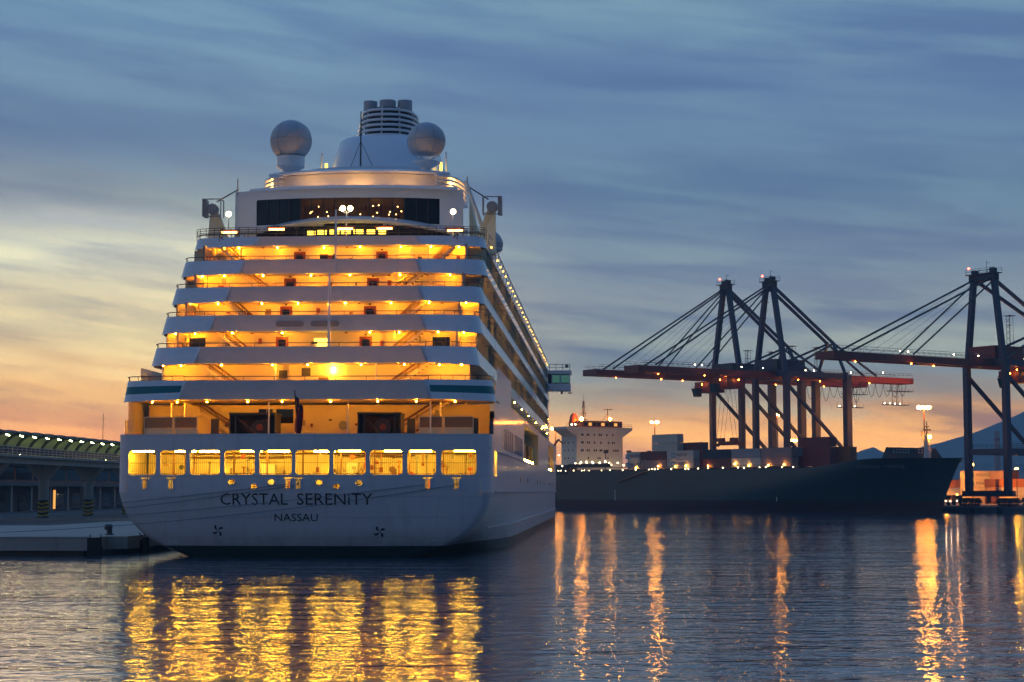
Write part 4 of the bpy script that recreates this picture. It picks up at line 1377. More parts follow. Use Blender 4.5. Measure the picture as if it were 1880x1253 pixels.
# terminal building behind the walkway
def terminal():
    e = empty('terminal_building', (0, 0, 0)); put(e, -92, 0, 1.6)
    tag(e, 'dark two storey terminal building with a pale colonnade under the walkway', 'building')
    MB().box(-30, -3.5, 90, 330, 0, 5.2).build('ground_floor_wall', 'concrete_dark', e)
    MB().box(-30, 1.2, 90, 330, 5.2, 6.1).build('floor_slab', 'concrete_dark', e)
    MB().box(-30, -3, 90, 300, 6.1, 9.3).build('upper_wall', 'dark_steel', e)
    MB().box(-31, .5, 88, 302, 9.3, 9.7).build('terminal_roof', 'concrete_dark', e)
    y = 96
    c = MB().box(-.45, .45, -.45, .45, 0, 5.2).box(-.65, .65, -.65, .65, 0, .25).build('column', 'concrete', e)
    c.location = (0, y, 0)
    for i in range(1, 20):
        like(c, e, (0, y + 12.2 * i, 0))
    for i in range(18):
        MB().box(-3.52, -3.45, 99 + 12.2 * i, 106 + 12.2 * i, .1, 3.6).build('shop_front', 'dark_glass', e)
    for i in range(18):
        MB().box(-3.02, -2.95, 92 + 11.4 * i, 102 + 11.4 * i, 6.5, 8.9).build('upper_window', 'dark_glass', e)
    MB().box(-3.44, -3.36, 232, 233.4, .2, 4.4).build('lit_entrance', 'room_lit', e)
    m = MB().ball((0, 0, 0), .14, 6, 4).mesh('facade_lamp'); m.materials.append(MATS['walk_lamp'])
    for i in range(8):
        o = bpy.data.objects.new('facade_lamp', m); COL.objects.link(o); o.parent = e
        o.location = (-2.7, 100 + i * 13 + (i % 3) * 2, 7.6 - (i % 2) * .6)
terminal()

# ------------------------------------------------------------------ container terminal frame
AX = Vector((.5500, -.8352, 0)); SEA = Vector((-.8352, -.5500, 0))      # along the quay towards the right / towards the water
RZ_A = atan2(AX.y, AX.x)
BOW = Vector((112.8, 440, 0))
RAIL1 = Vector((67.5, 551, 0))                                         # middle of the sea-side legs of the left crane
QE = RAIL1 + SEA * 5.0
def quay2():
    a = QE - AX * 330; c = QE + AX * 420
    L = -SEA
    poly = [a, c, c + L * 900, a + L * 900]
    o = MB().prism([(p.x, p.y) for p in poly], -3, 1.75).build('container_quay', 'concrete_dark'); o['kind'] = 'structure'
    r = MB()
    for off in (0, 25):
        p, q = RAIL1 - AX * 300 - SEA * off, RAIL1 + AX * 400 - SEA * off
        r.beam((p.x, p.y, 1.80), (q.x, q.y, 1.80), .18, .14)
    o = r.build('crane_rail', 'dark_steel'); o['kind'] = 'structure'
    # tyre fenders along the edge
    for i in range(4):
        p = QE + AX * (104 + i * 9.0) + SEA * .35
        o = MB().box(-.5, .5, -.3, .3, -.6, 1.3).box(-.35, .35, .3, .42, -.4, 1.1).build('quay_fender', 'rubber')
        o.location = (p.x, p.y, .35); o.rotation_euler = (0, 0, RZ_A)
        tag(o, '%s small black rubber block from the ship bow on the container quay wall' % ('first', 'second', 'third', 'fourth')[i], 'fender', 'container quay fenders')
quay2()

# container ship: local x forward from the stem head (x=0), y to port (away from the viewer)
cs = empty('container_ship', BOW, RZ_A)
tag(cs, 'dark hulled container ship berthed under the cranes with lit deck edge', 'container ship')
CL, CB = 206.0, 13.0
def cs_half(x, z):
    # x measured back from the stem
    stem = 7.6 * (1 - max(0, min(1, z / 15.0)) ** 1.3)               # raked stem
    u = (-x - stem) / max(19.0, 82 - 4.6 * max(0, z))
    b = CB * (1 - (1 - max(0, min(1, u))) ** (1.35 + .9 * max(0, z) / 15)) if u > 0 else 0
    if -x > CL - 25: b *= (1 - .25 * ((-x - CL + 25) / 25) ** 2)
    return max(b, .02)
def cs_sheer(x): return 12.0 + 2.1 * smooth((x + 44) / 26.0)
def cs_hull():
    xs = [0, -.6, -1.4, -2.4, -3.6, -5, -6.5, -8.5, -11, -14, -18, -22, -27, -32, -38, -44, -52, -62, -80, -110, -140, -170, -185, -195, -206]
    def rows(zf):
        out = []
        for t in zf:
            row = []
            for s in (-1, 1):
                seq = xs[::-1] if s == -1 else xs[1:]
                for x in seq:
                    z = t if t <= 3.2 else lerp(3.2, cs_sheer(x), (t - 3.2) / 8.8)
                    xx = min(x, -7.6 * (1 - max(0, min(1, z / 15.0)) ** 1.3)) if x > -8 else x
                    row.append((xx, s * cs_half(xx, z), z))
            out.append(row)
        return out
    MB().grid(rows([-1.5, 0, 1.2, 2.4, 3.2])).build('boot_topping', 'cs_boot', cs, 30)
    R = rows([3.2, 4.2, 5.4, 6.6, 7.8, 9.2, 10.6, 12.0])
    MB().grid(R).build('hull', 'cs_hull', cs, 30)
    top = R[-1]
    b = MB()
    n = len(xs)
    port = top[n - 1:]; star = top[:n][::-1]
    b.grid([[(p[0], p[1], p[2] - .9) for p in star], [(p[0], p[1], p[2] - .9) for p in port]])
    b.build('weather_deck', 'cs_deck', cs)
    MB().add([(R[i][0]) for i in range(len(R))] + [R[i][-1] for i in range(len(R) - 1, -1, -1)], [tuple(range(2 * len(R)))]).build('transom', 'cs_hull', cs)
    # rail with many posts on the visible edge
    b = MB()
    for s in (-1, 1):
        for h in (.5, 1.0):
            b.tube([(x, s * (cs_half(x, 12) - .1), 12 + h) for x in (-46, -52, -62, -80, -110, -140, -170, -195)], .05, 4)
        x = -46
        while x > -200:
            b.tube([(x, s * (cs_half(x, 12) - .1), 12), (x, s * (cs_half(x, 12) - .1), 13.0)], .04, 4); x -= 2.5
    b.build('deck_rail', 'cs_deck', cs)
    # lashing gear / hatch coamings along the deck
    b = MB()
    x = -50
    while x > -200:
        b.box(x - 12.6, x, -11.2, 11.2, 11.15, 12.4); x -= 14.6
    b.build('hatch_coaming', 'cs_deck', cs)
cs_hull()
lm = MB().ball((0, 0, 0), .16, 6, 4).mesh('edge_lamp'); lm.materials.append(MATS['deck_lamp'])
rnd = random.Random(21)
x = -48
while x > -188:
    o = bpy.data.objects.new('edge_lamp', lm); COL.objects.link(o); o.parent = cs
    o.location = (x, -cs_half(x, 12) - .05, 12.3 + rnd.uniform(-.08, .08)); o.scale = (rnd.uniform(.6, 1.0),) * 3
    x -= rnd.choice([1.4, 2.6, 4.4, 6.5])
# draught marks, gangway and bow name
for xx in (-56, -128, -165):
    MB().box(xx - .15, xx + .15, -cs_half(xx, 4) - .06, -cs_half(xx, 4) - .02, 3.0, 6.2).build('draught_mark', 'cs_white', cs)
MB().beam((-112, -13.3, 11.6), (-126, -13.3, 8.6), .7, .25).build('gangway_ladder', 'box_orange', cs)
vs, fs = text_mesh('CORNELIA  MAERSK', 12.5, .9)
MB().add([(-18 + v[0], -cs_half(-18 + v[0], 11.6 + v[2]) - .06, 11.6 + v[2]) for v in vs], fs).build('bow_name', 'grey_paint', cs, recalc=False)
# superstructure
def cs_house():
    e = empty('superstructure', (0, 0, 0)); e.parent = cs
    x1, x0, W = -153.5, -162.0, 9.2
    MB().box(x0, x1, -W, W, 11.1, 26.4).build('house_block', 'cs_white', e)
    # wing deck flares outboard
    for s in (-1, 1):
        MB().add([(x0 + 1, s * W, 23.2), (x1, s * W, 23.2), (x1, s * 13.2, 25.6), (x0 + 1, s * 13.2, 25.6), (x0 + 1, s * W, 26.4), (x1, s * W, 26.4), (x1, s * 13.2, 26.4), (x0 + 1, s * 13.2, 26.4)],
                 [(0, 1, 2, 3), (4, 5, 6, 7), (0, 1, 5, 4), (1, 2, 6, 5), (2, 3, 7, 6), (3, 0, 4, 7)]).build('bridge_wing', 'cs_white', e)
    MB().box(x0 + 1, x1 + .1, -7.0, 9.0, 26.4, 28.4).build('wheelhouse', 'cs_red', e)
    for i in range(9):
        y = -6.2 + i * 1.7
        MB().box(x1 + .1, x1 + .16, y, y + 1.2, 26.8, 27.8).build('bridge_window', 'deck_glass' if i not in (1, 4, 7) else 'room_lit', e)
    b = MB()
    for h in (.5, 1.0): b.tube([(x1, -13.1, 26.4 + h), (x1, 13.1, 26.4 + h)], .05, 4)
    for i in range(20): b.tube([(x1, -13 + i * 1.37, 26.4), (x1, -13 + i * 1.37, 27.4)], .04, 4)
    b.build('wing_rail', 'cs_deck', e)
    for z, ys in ((23.9, (-7.2, -6.7, -5.0, -4.4, -2.2, -.2, .5, 2.8, 5.2)), (21.4, (-7.2, -6.7, -4.9, -4.2, -2.1, .4, 3.4, 5.0, 5.8)), (18.9, (-7.3, -6.7, -5.0, -4.3, -2.2, -1.4, .1, .7, 2.6, 3.2, 5.6, 6.4, 7.2)), (16.4, (-4.6, -.8, 0.0, 3.2))):
        for y in ys:
            MB().box(x1, x1 + .05, y - .22, y + .22, z - .32, z + .32).build('cabin_window', 'dark_glass', e)
    for z in (23.9, 21.4, 18.9, 16.4):
        for x in (-160, -158, -155.5):
            MB().box(x - .22, x + .22, -W - .05, -W, z - .32, z + .32).build('cabin_window', 'dark_glass', e)
    # masts and funnel top
    m = MB()
    for dx, dy in ((-.5, -.5), (.5, -.5), (.5, .5), (-.5, .5)):
        m.tube([(-158 + dx, -3.2 + dy, 26.4), (-158 + dx * .3, -3.2 + dy * .3, 35)], .09, 4)
    for z in (29, 31, 33): m.beam((-158, -4.8 + (z - 29) * .2, z), (-158, -1.6 - (z - 29) * .2, z), .2)
    m.tube([(-158, -3.2, 35), (-158, -3.2, 37)], .06, 4)
    m.build('signal_mast', 'cs_deck', e)
    MB().lathe((-159, -6.4, 26.4), [(1.6, 0), (1.5, 2.4), (1.1, 3.8), (.5, 4.6)], 14).build('funnel_cap', 'cs_red', e, 40)
    MB().tube([(-156, 5.0, 28.4), (-156, 5.0, 32.6)], .14, 6).beam((-156, 3.2, 32.2), (-156, 7.0, 32.4), .2).beam((-156, 5.0, 31.0), (-156, 2.6, 28.4), .12).build('radar_mast', 'cs_deck', e)
    for x, y, z, r, mm in ((-154.8, -6.3, 29.0, .62, 'sodium_big'), (-154.6, 5.0, 29.2, .42, 'sodium_big'), (-154.5, -9.0, 27.2, .28, 'deck_lamp'), (-154.5, -10.4, 27.1, .28, 'deck_lamp')):
        MB().ball((x, y, z), r, 10, 6).build('flood_lamp', mm, e, 60)
    for i, (x, y, z) in enumerate([(-152.5, -11.6, 13.6), (-152, -9, 14.5), (-152, -6.5, 15.2), (-151.8, -4, 14.8), (-152, -1.5, 14.4), (-152, 1.0, 15.6), (-152, 3.4, 14.3), (-152, 6, 14.9), (-152, 8.4, 14.2),
                                   (-160, -13.1, 14.6), (-163, -13.1, 17.4), (-158, -13.0, 17.3), (-165, -13.1, 15.0), (-156, -13.1, 13.8), (-149, -12.9, 14.6), (-146, -12.9, 14.9), (-143, -12.9, 14.7), (-140, -12.9, 14.9), (-136, -12.9, 14.6), (-133, -12.9, 14.8), (-131, -12.9, 14.5)]):
        o = bpy.data.objects.new('deck_flood', lm); COL.objects.link(o); o.parent = e
        o.location = (x, y, z); o.scale = (1.1 if i % 3 else 1.4,) * 3
    MB().box(-153, -131, -12.8, -12.2, 13.2, 14.4).box(-168, -153, -13, -9.4, 11.2, 14.2).build('deck_gallery', 'cs_deck', e)
    # hose crane on the port quarter
    MB().tube([(-166, -10, 12), (-166, -10, 20.0)], .35, 8).beam((-166, -10, 20), (-163, -9.6, 22.5), .5).beam((-163, -9.6, 22.5), (-161, -9.5, 21.2), .35).build('store_crane', 'cs_red', e)
cs_house()
# shielded floodlights on deck posts that light the front of the superstructure
for y in (-9.0, 0.0, 8.0):
    p = MB().tube([(-138.2, y, 12.4), (-138.2, y, 18.4)], .14, 6).box(-138.3, -137.7, y - .7, y + .7, 17.6, 18.6).build('flood_post', 'cs_deck', cs)
    MB().add([(-138.36, y - .62, 17.7), (-138.36, y + .62, 17.7), (-138.36, y + .62, 18.5), (-138.36, y - .62, 18.5)], [(0, 1, 2, 3)]).build('flood_face', 'house_flood', p)
# forecastle breakwater with pale discs standing in for sky through its lightening holes, foremast
b = MB()
b.add([(-15.5, -9.4, 14.0), (-15.5, 9.6, 14.0), (-17.2, 8.6, 16.9), (-17.2, -8.6, 17.0), (-18.6, -9.6, 14.0), (-18.6, 9.8, 14.0), (-18.0, 8.6, 17.0), (-18.0, -8.6, 17.0)],
      [(0, 1, 2, 3), (0, 3, 7, 4), (1, 5, 6, 2), (4, 7, 6, 5), (3, 2, 6, 7), (0, 4, 5, 1)])
bw = b.build('breakwater', 'cs_black', cs)
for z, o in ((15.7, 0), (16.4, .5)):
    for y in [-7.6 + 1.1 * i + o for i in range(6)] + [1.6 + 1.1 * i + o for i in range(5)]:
        MB().lathe((-15.5 - 1.7 * (z - 14) / 3 - .03, y, z), [(.17, 0), (.17, .12)], 8, 'x').build('breakwater_sky_disc', 'hole_sky_tone', bw)
fm = empty('foremast', (-12.0, 0, 14)); fm.parent = cs
MB().lathe((0, 0, 0), [(1.0, 0), (.75, 3.0), (.55, 5.6), (.4, 6.2)], 12).build('mast_post', 'cs_white', fm, 40)
MB().tube([(0, 0, 6), (0, 0, 9.6)], [.22, .08], 6).beam((0, -1.3, 7.4), (0, 1.3, 7.4), .3, .35).beam((0, -.7, 8.2), (0, .7, 8.2), .2).build('mast_top', 'cs_deck', fm)
MB().add([(0, -2.3, 7.1), (0, -1.0, 7.0), (0, -.9, 4.2), (0, -1.8, 5.2)], [(0, 1, 2, 3)]).build('mast_flag', 'grey_paint', fm)
MB().ball((.7, .3, 5.6), .40, 10, 6).build('mast_lamp', 'sodium_big', fm, 60)

# ------------------------------------------------------------------ containers
HC = 2.59
def container_mesh(L=12.19, W=2.44, H=HC):
    b = MB()
    # corrugated long sides
    n = 22
    for s in (-1, 1):
        pts = []
        for i in range(n):
            x0 = -L / 2 + .15 + (L - .3) * i / n; dx = (L - .3) / n
            pts += [(x0, 0.0), (x0 + dx * .4, 0.0), (x0 + dx * .5, .05), (x0 + dx * .9, .05)]
        pts.append((L / 2 - .15, 0))
        b.grid([[(x, s * (W / 2 - .03 - d), z) for x, d in pts] for z in (.15, H - .12)])
    n = 8
    pts = []
    for i in range(n):
        y0 = -W / 2 + .12 + (W - .24) * i / n; dy = (W - .24) / n
        pts += [(y0, 0), (y0 + dy * .4, 0), (y0 + dy * .5, .05), (y0 + dy * .9, .05)]
    b.grid([[(-L / 2 + .04 + d, y, z) for y, d in pts] for z in (.15, H - .12)])
    b.box(-L / 2 + .02, L / 2 - .02, -W / 2 + .05, W / 2 - .05, H - .12, H - .03)
    for x in (-L / 2, L / 2 - .16):
        for y in (-W / 2, W / 2 - .16): b.box(x, x + .16, y, y + .16, 0, H)
    for y in (-W / 2 + .01, W / 2 - .13):
        b.box(-L / 2 + .16, L / 2 - .16, y, y + .12, .02, .16); b.box(-L / 2 + .16, L / 2 - .16, y, y + .12, H - .13, H - .02)
    return b.mesh('container_body')
CMESH = {}
def cbody(col, short):
    k = (col, short)
    if k not in CMESH:
        me = container_mesh(6.06 if short else 12.19)
        me.materials.append(MATS[col]); CMESH[k] = me
    return CMESH[k]
DM = {}
def container(p, rz, col, label, group, short=False, letters=None, lcol='letter_blue'):
    e = empty('shipping_container', p, rz)
    tag(e, label, 'container', group)
    o = bpy.data.objects.new('container_body', cbody(col, short)); COL.objects.link(o); o.parent = e
    L = 6.06 if short else 12.19
    if col not in DM:
        d = MB()
        for s in (-1, 1):
            d.box(0, .06, min(s * .03, s * 1.06), max(s * .03, s * 1.06), .18, HC - .15)
        m = d.mesh('container_door'); m.materials.append(MATS[col]); DM[col] = m
        r = MB()
        for y in (-.8, -.35, .35, .8): r.tube([(.09, y, .2), (.09, y, HC - .16)], .03, 4)
        m2 = r.mesh('lock_rods'); m2.materials.append(MATS['rail_steel']); DM[col + 'r'] = m2
    d = bpy.data.objects.new('container_door', DM[col]); COL.objects.link(d); d.parent = e; d.location = (L / 2 - .06, 0, 0)
    r = bpy.data.objects.new('lock_rods', DM[col + 'r']); COL.objects.link(r); r.parent = d
    if letters:
        vs, fs = text_mesh(letters, 5.2, .95)
        MB().add([(v[0] + .8, -1.235, v[2] + .85) for v in vs], fs).build('lettering', lcol, e, recalc=False)
        MB().box(-4.0, -2.4, -1.232, -1.222, .55, 2.0).build('logo_panel', 'logo_blue', e)
        st = []
        for i in range(14):
            t = 2 * pi * i / 14 + pi / 2; rr = .62 if i % 2 == 0 else .27
            st.append((-3.2 + rr * cos(t), -1.24, 1.27 + rr * sin(t)))
        MB().add(st, [tuple(range(14))]).build('logo_star', 'box_white', e, recalc=False)
    return e
def on_ship(x, y, tier): 
    v = BOW + AX * x + Vector((-SEA.x, -SEA.y, 0)) * y
    return (v.x, v.y, 12.42 + tier * 2.62)
GS = 'containers stowed on the container ship'
def stack(x, y, cols, labels, **kw):
    for t, (c, l) in enumerate(zip(cols, labels)):
        if c: container(on_ship(x, y, t), RZ_A, c, l, GS, **kw)
D2 = 'white container with dark blue star logo lettering, '
stack(-119.6, -11, ['box_white', 'box_white'], ['pale short container at the foot of the leftmost deck stack', 'pale short lettered container on top of the leftmost deck stack'], short=True, letters='MAERSK')
stack(-109.9, -11, ['box_pink', 'box_brown'], ['dull buff container below the dark brown one, second bay from the superstructure', 'dark brown container on deck between two white lettered ones'])
stack(-97.3, -11, ['box_white', 'box_white'], ['long white lettered container on deck, lower of the pair beside the dark brown one', 'long white lettered container on deck, upper of the pair beside the dark brown one'], letters='MAERSK')
stack(-111.5, -5.5, [None, None, 'box_white', 'box_white'], ['', '', 'white container third up in the tallest deck stack', 'cream container on the very top of the tallest deck stack'])
stack(-103.0, -3.0, [None, None, 'box_brown'], ['', '', 'brown container under the right end of the topmost cream one'])
stack(-92.5, -8.5, ['box_red', 'box_red'], ['dark red container set inboard, lower one, right of the white lettered pair', 'dark red container set inboard, upper one, right of the white lettered pair'])
stack(-80.7, -11, ['box_brown', 'box_dark'], ['reddish brown container at deck level in the middle of the ship', 'near black container above a reddish brown one, middle of the ship'])
stack(-68.2, -11, ['box_white', 'box_grey'], ['white container at deck level lit by a deck lamp, middle of the ship', 'grey container above the lamp-lit white one'])
stack(-55.6, -11, ['box_pink', 'box_pink'], ['pinkish corrugated container, lower of the pair left of the red stack', 'pinkish corrugated container, upper of the pair left of the red stack'])
stack(-55.6, -8.4, [None, 'box_grey'], ['', 'grey container just inboard of the pinkish pair'])
stack(-45.0, -7.0, ['box_red', 'box_red', 'box_red'], ['red container at the foot of the forward red stack', 'red container in the middle of the forward red stack', 'red container on top of the forward red stack'])
stack(-38.5, -3.0, ['box_orange', 'box_orange'], ['orange red container, lower one, foremost on the deck', 'orange red container, upper one, foremost on the deck'], short=True)
for x, y, z in ((-107, -12.7, 13.2), (-94.0, -12.7, 13.1), (-84, -12.7, 13.0), (-52, -12.7, 13.0), (-99.0, -12.6, 13.0), (-72.5, -12.6, 13.4), (-58.5, -12.6, 12.9), (-118, -12.6, 12.9), (-66.5, -12.6, 12.8)):
    o = MB().ball((x, y, z), .15, 8, 5).build('hatch_lamp', 'sodium', cs)

# ------------------------------------------------------------------ gantry cranes (local x towards the water, y along the quay)
RZ_C = atan2(SEA.y, SEA.x)
def crane(along, label, lift=1.0, reach=52.5, back=57.0, gauge=25.0, half=7.0, top=1.0, ap=70.0, house='crane_blue', spreader=None, trolley_x=-12.0, loops=True, seed=1, wide=False):
    p = RAIL1 + AX * along
    e = empty('gantry_crane', (p.x, p.y, 1.75), RZ_C)
    tag(e, label, 'crane', 'ship to shore gantry cranes')
    rnd = random.Random(seed)
    g = 39.2 * lift                     # girder level above the quay
    A = (ap - 1.75)
    H = half
    # legs
    for x, w in ((0, 1.5), (-gauge, 1.9)):
        for y in (-H, H):
            MB().beam((x, y, 3.0), (x, y, g + .6), w, w * 1.1, up=(1, 0, 0)).build('leg', 'crane_blue', e)
        MB().beam((x, -H - 2, 3.4), (x, H + 2, 3.4), 1.3, 1.5).build('sill_beam', 'crane_blue', e)
        MB().beam((x, -H + .8, 14.4), (x, H - .8, 14.4), 1.0, 1.5).build('portal_tie', 'crane_blue', e)
        for y in (-H, H):
            b = MB()
            b.beam((x, y - 3.4, 1.9), (x, y + 3.4, 1.9), .9, .7)
            for q in range(-3, 4, 2): b.box(x - .5, x + .5, y + q - .75, y + q + .75, .9, 1.7)
            bo = b.build('bogie', 'crane_dark', e)
            for q in range(-3, 4):
                MB().lathe((x - .2, y + q * 1.0, .48), [(.42, 0), (.42, .4)], 10, 'x').build('wheel', 'crane_dark', bo)
        MB().beam((x, 0, .9), (x, 0, 3.0), .7, 1.0).build('anchor_post', 'crane_dark', e)
    for y in (-H, H):
        MB().beam((0, y, 14.4), (-gauge, y, 14.4), 1.0, 1.5).build('portal_beam', 'crane_blue', e)
        MB().beam((-.4, y, g - 3), (-gauge + .4, y, 15.5), .8, .9).build('diagonal_brace', 'crane_blue', e)
        MB().beam((0, y, g + .2), (-gauge, y, g + .2), 1.0, 1.7).build('upper_tie', 'crane_blue', e)
        b = MB()
        b.tube([(-.8, y + .7, 15.9), (-gauge + .8, y + .7, 15.9)], .05, 4).tube([(-.8, y + .7, 16.4), (-gauge + .8, y + .7, 16.4)], .05, 4)
        for i in range(14): b.tube([(-1 - i * (gauge - 2) / 13, y + .7, 15.1), (-1 - i * (gauge - 2) / 13, y + .7, 16.4)], .05, 4)
        b.build('walkway_rail', 'crane_dark', e)
    MB().beam((0, -H, g + .4), (0, H, g + .4), 1.3, 1.8).build('cross_girder', 'crane_blue', e)
    MB().beam((-gauge, -H, g + .4), (-gauge, H, g + .4), 1.3, 1.8).build('cross_girder', 'crane_blue', e)
    # twin boom girders
    for y in (-2.6, 2.6):
        MB().beam((1.0, y, g), (reach, y, g), 1.0, 1.8).build('boom_girder', 'crane_red', e)
        MB().beam((-back, y, g), (1.0, y, g), 1.0, 1.8).build('back_girder', 'crane_red', e)
    x = reach - 4
    while x > -back + 2:
        MB().beam((x, -2.05, g + .3), (x, 2.05, g + .3), .5, .9).build('boom_cross_tie', 'crane_red', e); x -= 9.0
    for x in (reach + .36, -back - .36): MB().beam((x, -3.4, g), (x, 3.4, g), .7, 1.9).build('boom_end', 'crane_red', e)
    b = MB()
    for y in (-3.5, 3.5):
        for h in (.55, 1.1): b.tube([(-back, y, g + 1.2 + h), (reach, y, g + 1.2 + h)], .045, 4)
        x = -back
        while x < reach:
            b.tube([(x, y, g + 1.2), (x, y, g + 2.3)], .045, 4); x += 2.0
    b.build('boom_handrail', 'crane_dark', e)
    # A-frame over the water-side legs
    t = top
    for s in (-1, 1):
        MB().beam((0, s * (H - .6), g + 1.2), (0, s * t, A), 1.2, 1.5, up=(1, 0, 0)).build('mast_leg', 'crane_blue', e)
    b = MB().beam((0, -t - 1.0, A - .3), (0, t + 1.0, A - .3), 1.8, 1.8).box(-1.6, 1.6, -t - 1.6, t + 1.6, A + .6, A + .8)
    b.box(-.8, .8, -t - .2, -t + 1.0, A + .8, A + 1.9).box(-.8, .8, t - .8, t + .5, A + .8, A + 2.1)
    b.build('mast_head', 'crane_dark', e)
    b = MB()
    for x, y in ((-1.5, -t - 1.5), (1.5, -t - 1.5), (1.5, 0), (-1.5, 0), (1.5, t + 1.5), (-1.5, t + 1.5)): b.tube([(x, y, A + .8), (x, y, A + 2.1)], .06, 4)
    for h in (1.5, 2.1): b.tube([(1.5, -t - 1.5, A + h), (1.5, t + 1.5, A + h)], .05, 4).tube([(-1.5, -t - 1.5, A + h), (-1.5, t + 1.5, A + h)], .05, 4)
    b.tube([(0, t * .3, A + .8), (0, t * .3, A + 4.2)], .08, 4).tube([(0, t * .3, A + 3.6), (0, t * .3 + 1.2, A + 3.6)], .05, 4)
    b.build('mast_head_rail', 'crane_dark', e)
    MB().ball((.6, -t - 1.2, A + 2.6), .34, 8, 5).build('beacon', 'beacon', e, 60)
    # stays
    for y in (-2.6, 2.6):
        yt = y / 2.6 * t * .9
        MB().beam((.4, yt, A - .6), (reach - 6, y, g + 1.2), .36, .42).build('outer_forestay', 'crane_dark', e)
        MB().beam((.4, yt, A - 1.6), (reach * .52, y, g + 1.2), .28, .34).build('inner_forestay', 'crane_dark', e)
        MB().beam((-.4, yt, A - .8), (-gauge, y * .5, g + 10.8), .7, .8).build('backstay', 'crane_blue', e)
        MB().beam((-gauge, y * .5, g + 10.8), (-gauge - 17, y, g + 1.2), .5, .6).build('lower_backstay', 'crane_blue', e)
        MB().beam((-gauge, y * .5, g + 10.8), (-gauge, y / 2.6 * (H - .8), g + 1.2), .7, .8, up=(1, 0, 0)).build('pylon_leg', 'crane_blue', e)
        MB().beam((-gauge, y * .5, g + 10.8), (-1.2, y / 2.6 * (H - 1.5), g + 1.2), .5, .6).build('pylon_strut', 'crane_blue', e)
    b = MB()
    for q in range(4):
        y = -1.2 + q * .8
        b.tube([(.5, y * t * .4, A - .2 - q * .3), (reach * (.80 - .06 * q), y, g + 1.3)], .035, 4)
    b.build('hoist_rope', 'crane_dark', e)
    # machinery house, trolley, cab
    MB().box(-10, 1.4, -4.4, 4.4, g + 1.4, g + 4.4).box(-10.3, 1.7, -4.7, 4.7, g + 4.4, g + 4.7).build('machinery_house', house, e)
    for i in range(3):
        MB().box(-8.5 + i * 3.2, -7.0 + i * 3.2, -4.46, -4.4, g + 2.3, g + 3.5).build('house_louvre', 'crane_dark', e)
    tx = spreader if spreader is not None else trolley_x
    tr = empty('trolley', (tx, 0, g)); tr.parent = e
    MB().box(-3.2, 3.2, -3.4, 3.4, -4.6, -1.3).box(-3.4, 3.4, -3.6, 3.6, -2.9, -2.6).build('trolley_frame', 'crane_red', tr)
    c = MB().add([(4.0, -1.2, -3.4), (4.0, 1.2, -3.4), (6.4, 1.2, -3.4), (6.4, -1.2, -3.4), (4.2, -1.1, -6.0), (4.2, 1.1, -6.0), (5.6, 1.1, -6.0), (5.6, -1.1, -6.0)],
                 [(0, 1, 2, 3), (4, 5, 6, 7), (0, 1, 5, 4), (1, 2, 6, 5), (2, 3, 7, 6), (3, 0, 4, 7)])
    cb = c.build('operator_cab', 'crane_dark', tr)
    MB().add([(6.45, -1.0, -3.7), (6.45, 1.0, -3.7), (5.8, .95, -5.6), (5.8, -.95, -5.6)], [(0, 1, 2, 3)]).build('cab_window', 'glass_teal', cb)
    if spreader is not None:
        hz = 18.0
        b = MB()
        for q in range(8): b.tube([(-2.4 + (q % 4) * 1.6, -1.6 if q < 4 else 1.6, -2.6), (-2.2 + (q % 4) * 1.45, -4.6 if q < 4 else 4.6, -g + hz + 1.6)], .06, 4)
        b.build('spreader_rope', 'crane_dark', tr)
        b = MB().box(-.9, .9, -6.0, 6.0, -g + hz - .3, -g + hz + .3).box(-1.2, 1.2, -6.1, -5.5, -g + hz - .6, -g + hz + .3).box(-1.2, 1.2, 5.5, 6.1, -g + hz - .6, -g + hz + .3)
        b.box(-1.0, 1.0, -3.6, 3.6, -g + hz + .3, -g + hz + .8).box(-.8, .8, -4.8, -2.4, -g + hz + .8, -g + hz + 1.9).box(-.8, .8, 1.4, 3.6, -g + hz + .8, -g + hz + 1.9)
        b.build('spreader', 'cs_red', tr)
    # lamps: white on the walkway, warm under the girders
    m1 = MB().ball((0, 0, 0), .13, 6, 4).mesh('walkway_lamp'); m1.materials.append(MATS['crane_lamp'])
    m2 = MB().ball((0, 0, 0), .19, 6, 4).mesh('girder_lamp'); m2.materials.append(MATS['crane_warm'])
    for i, x in enumerate([reach * .62, reach * .57, reach * .28, reach * .12, -11, -14.5, -27, -30, -44]):
        o = bpy.data.objects.new('walkway_lamp', m1); COL.objects.link(o); o.parent = e
        o.location = (x, 3.6, g + 1.75 + (.5 if x < -40 else 0))
    for i, x in enumerate([reach * .80, reach * .55, reach * .31, -8, -22, -38]):
        o = bpy.data.objects.new('girder_lamp', m2); COL.objects.link(o); o.parent = e
        o.location = (x, 3.5 if i % 2 else -1.8, g - 1.0 - (.3 if i % 2 else 0)); o.scale = (.7,) * 3
    for x, y in ((tx + 4.4, 1.6), (tx - .2, 4.6)):
        o = bpy.data.objects.new('trolley_flood', m2); COL.objects.link(o); o.parent = tr
        o.location = (x - tx, y, -2.2); o.scale = (.8,) * 3
    MB().beam((-1.6, 4.6, -1.6), (4.6, 4.6, -1.6), .25, .25).build('flood_bracket', 'crane_red', tr)
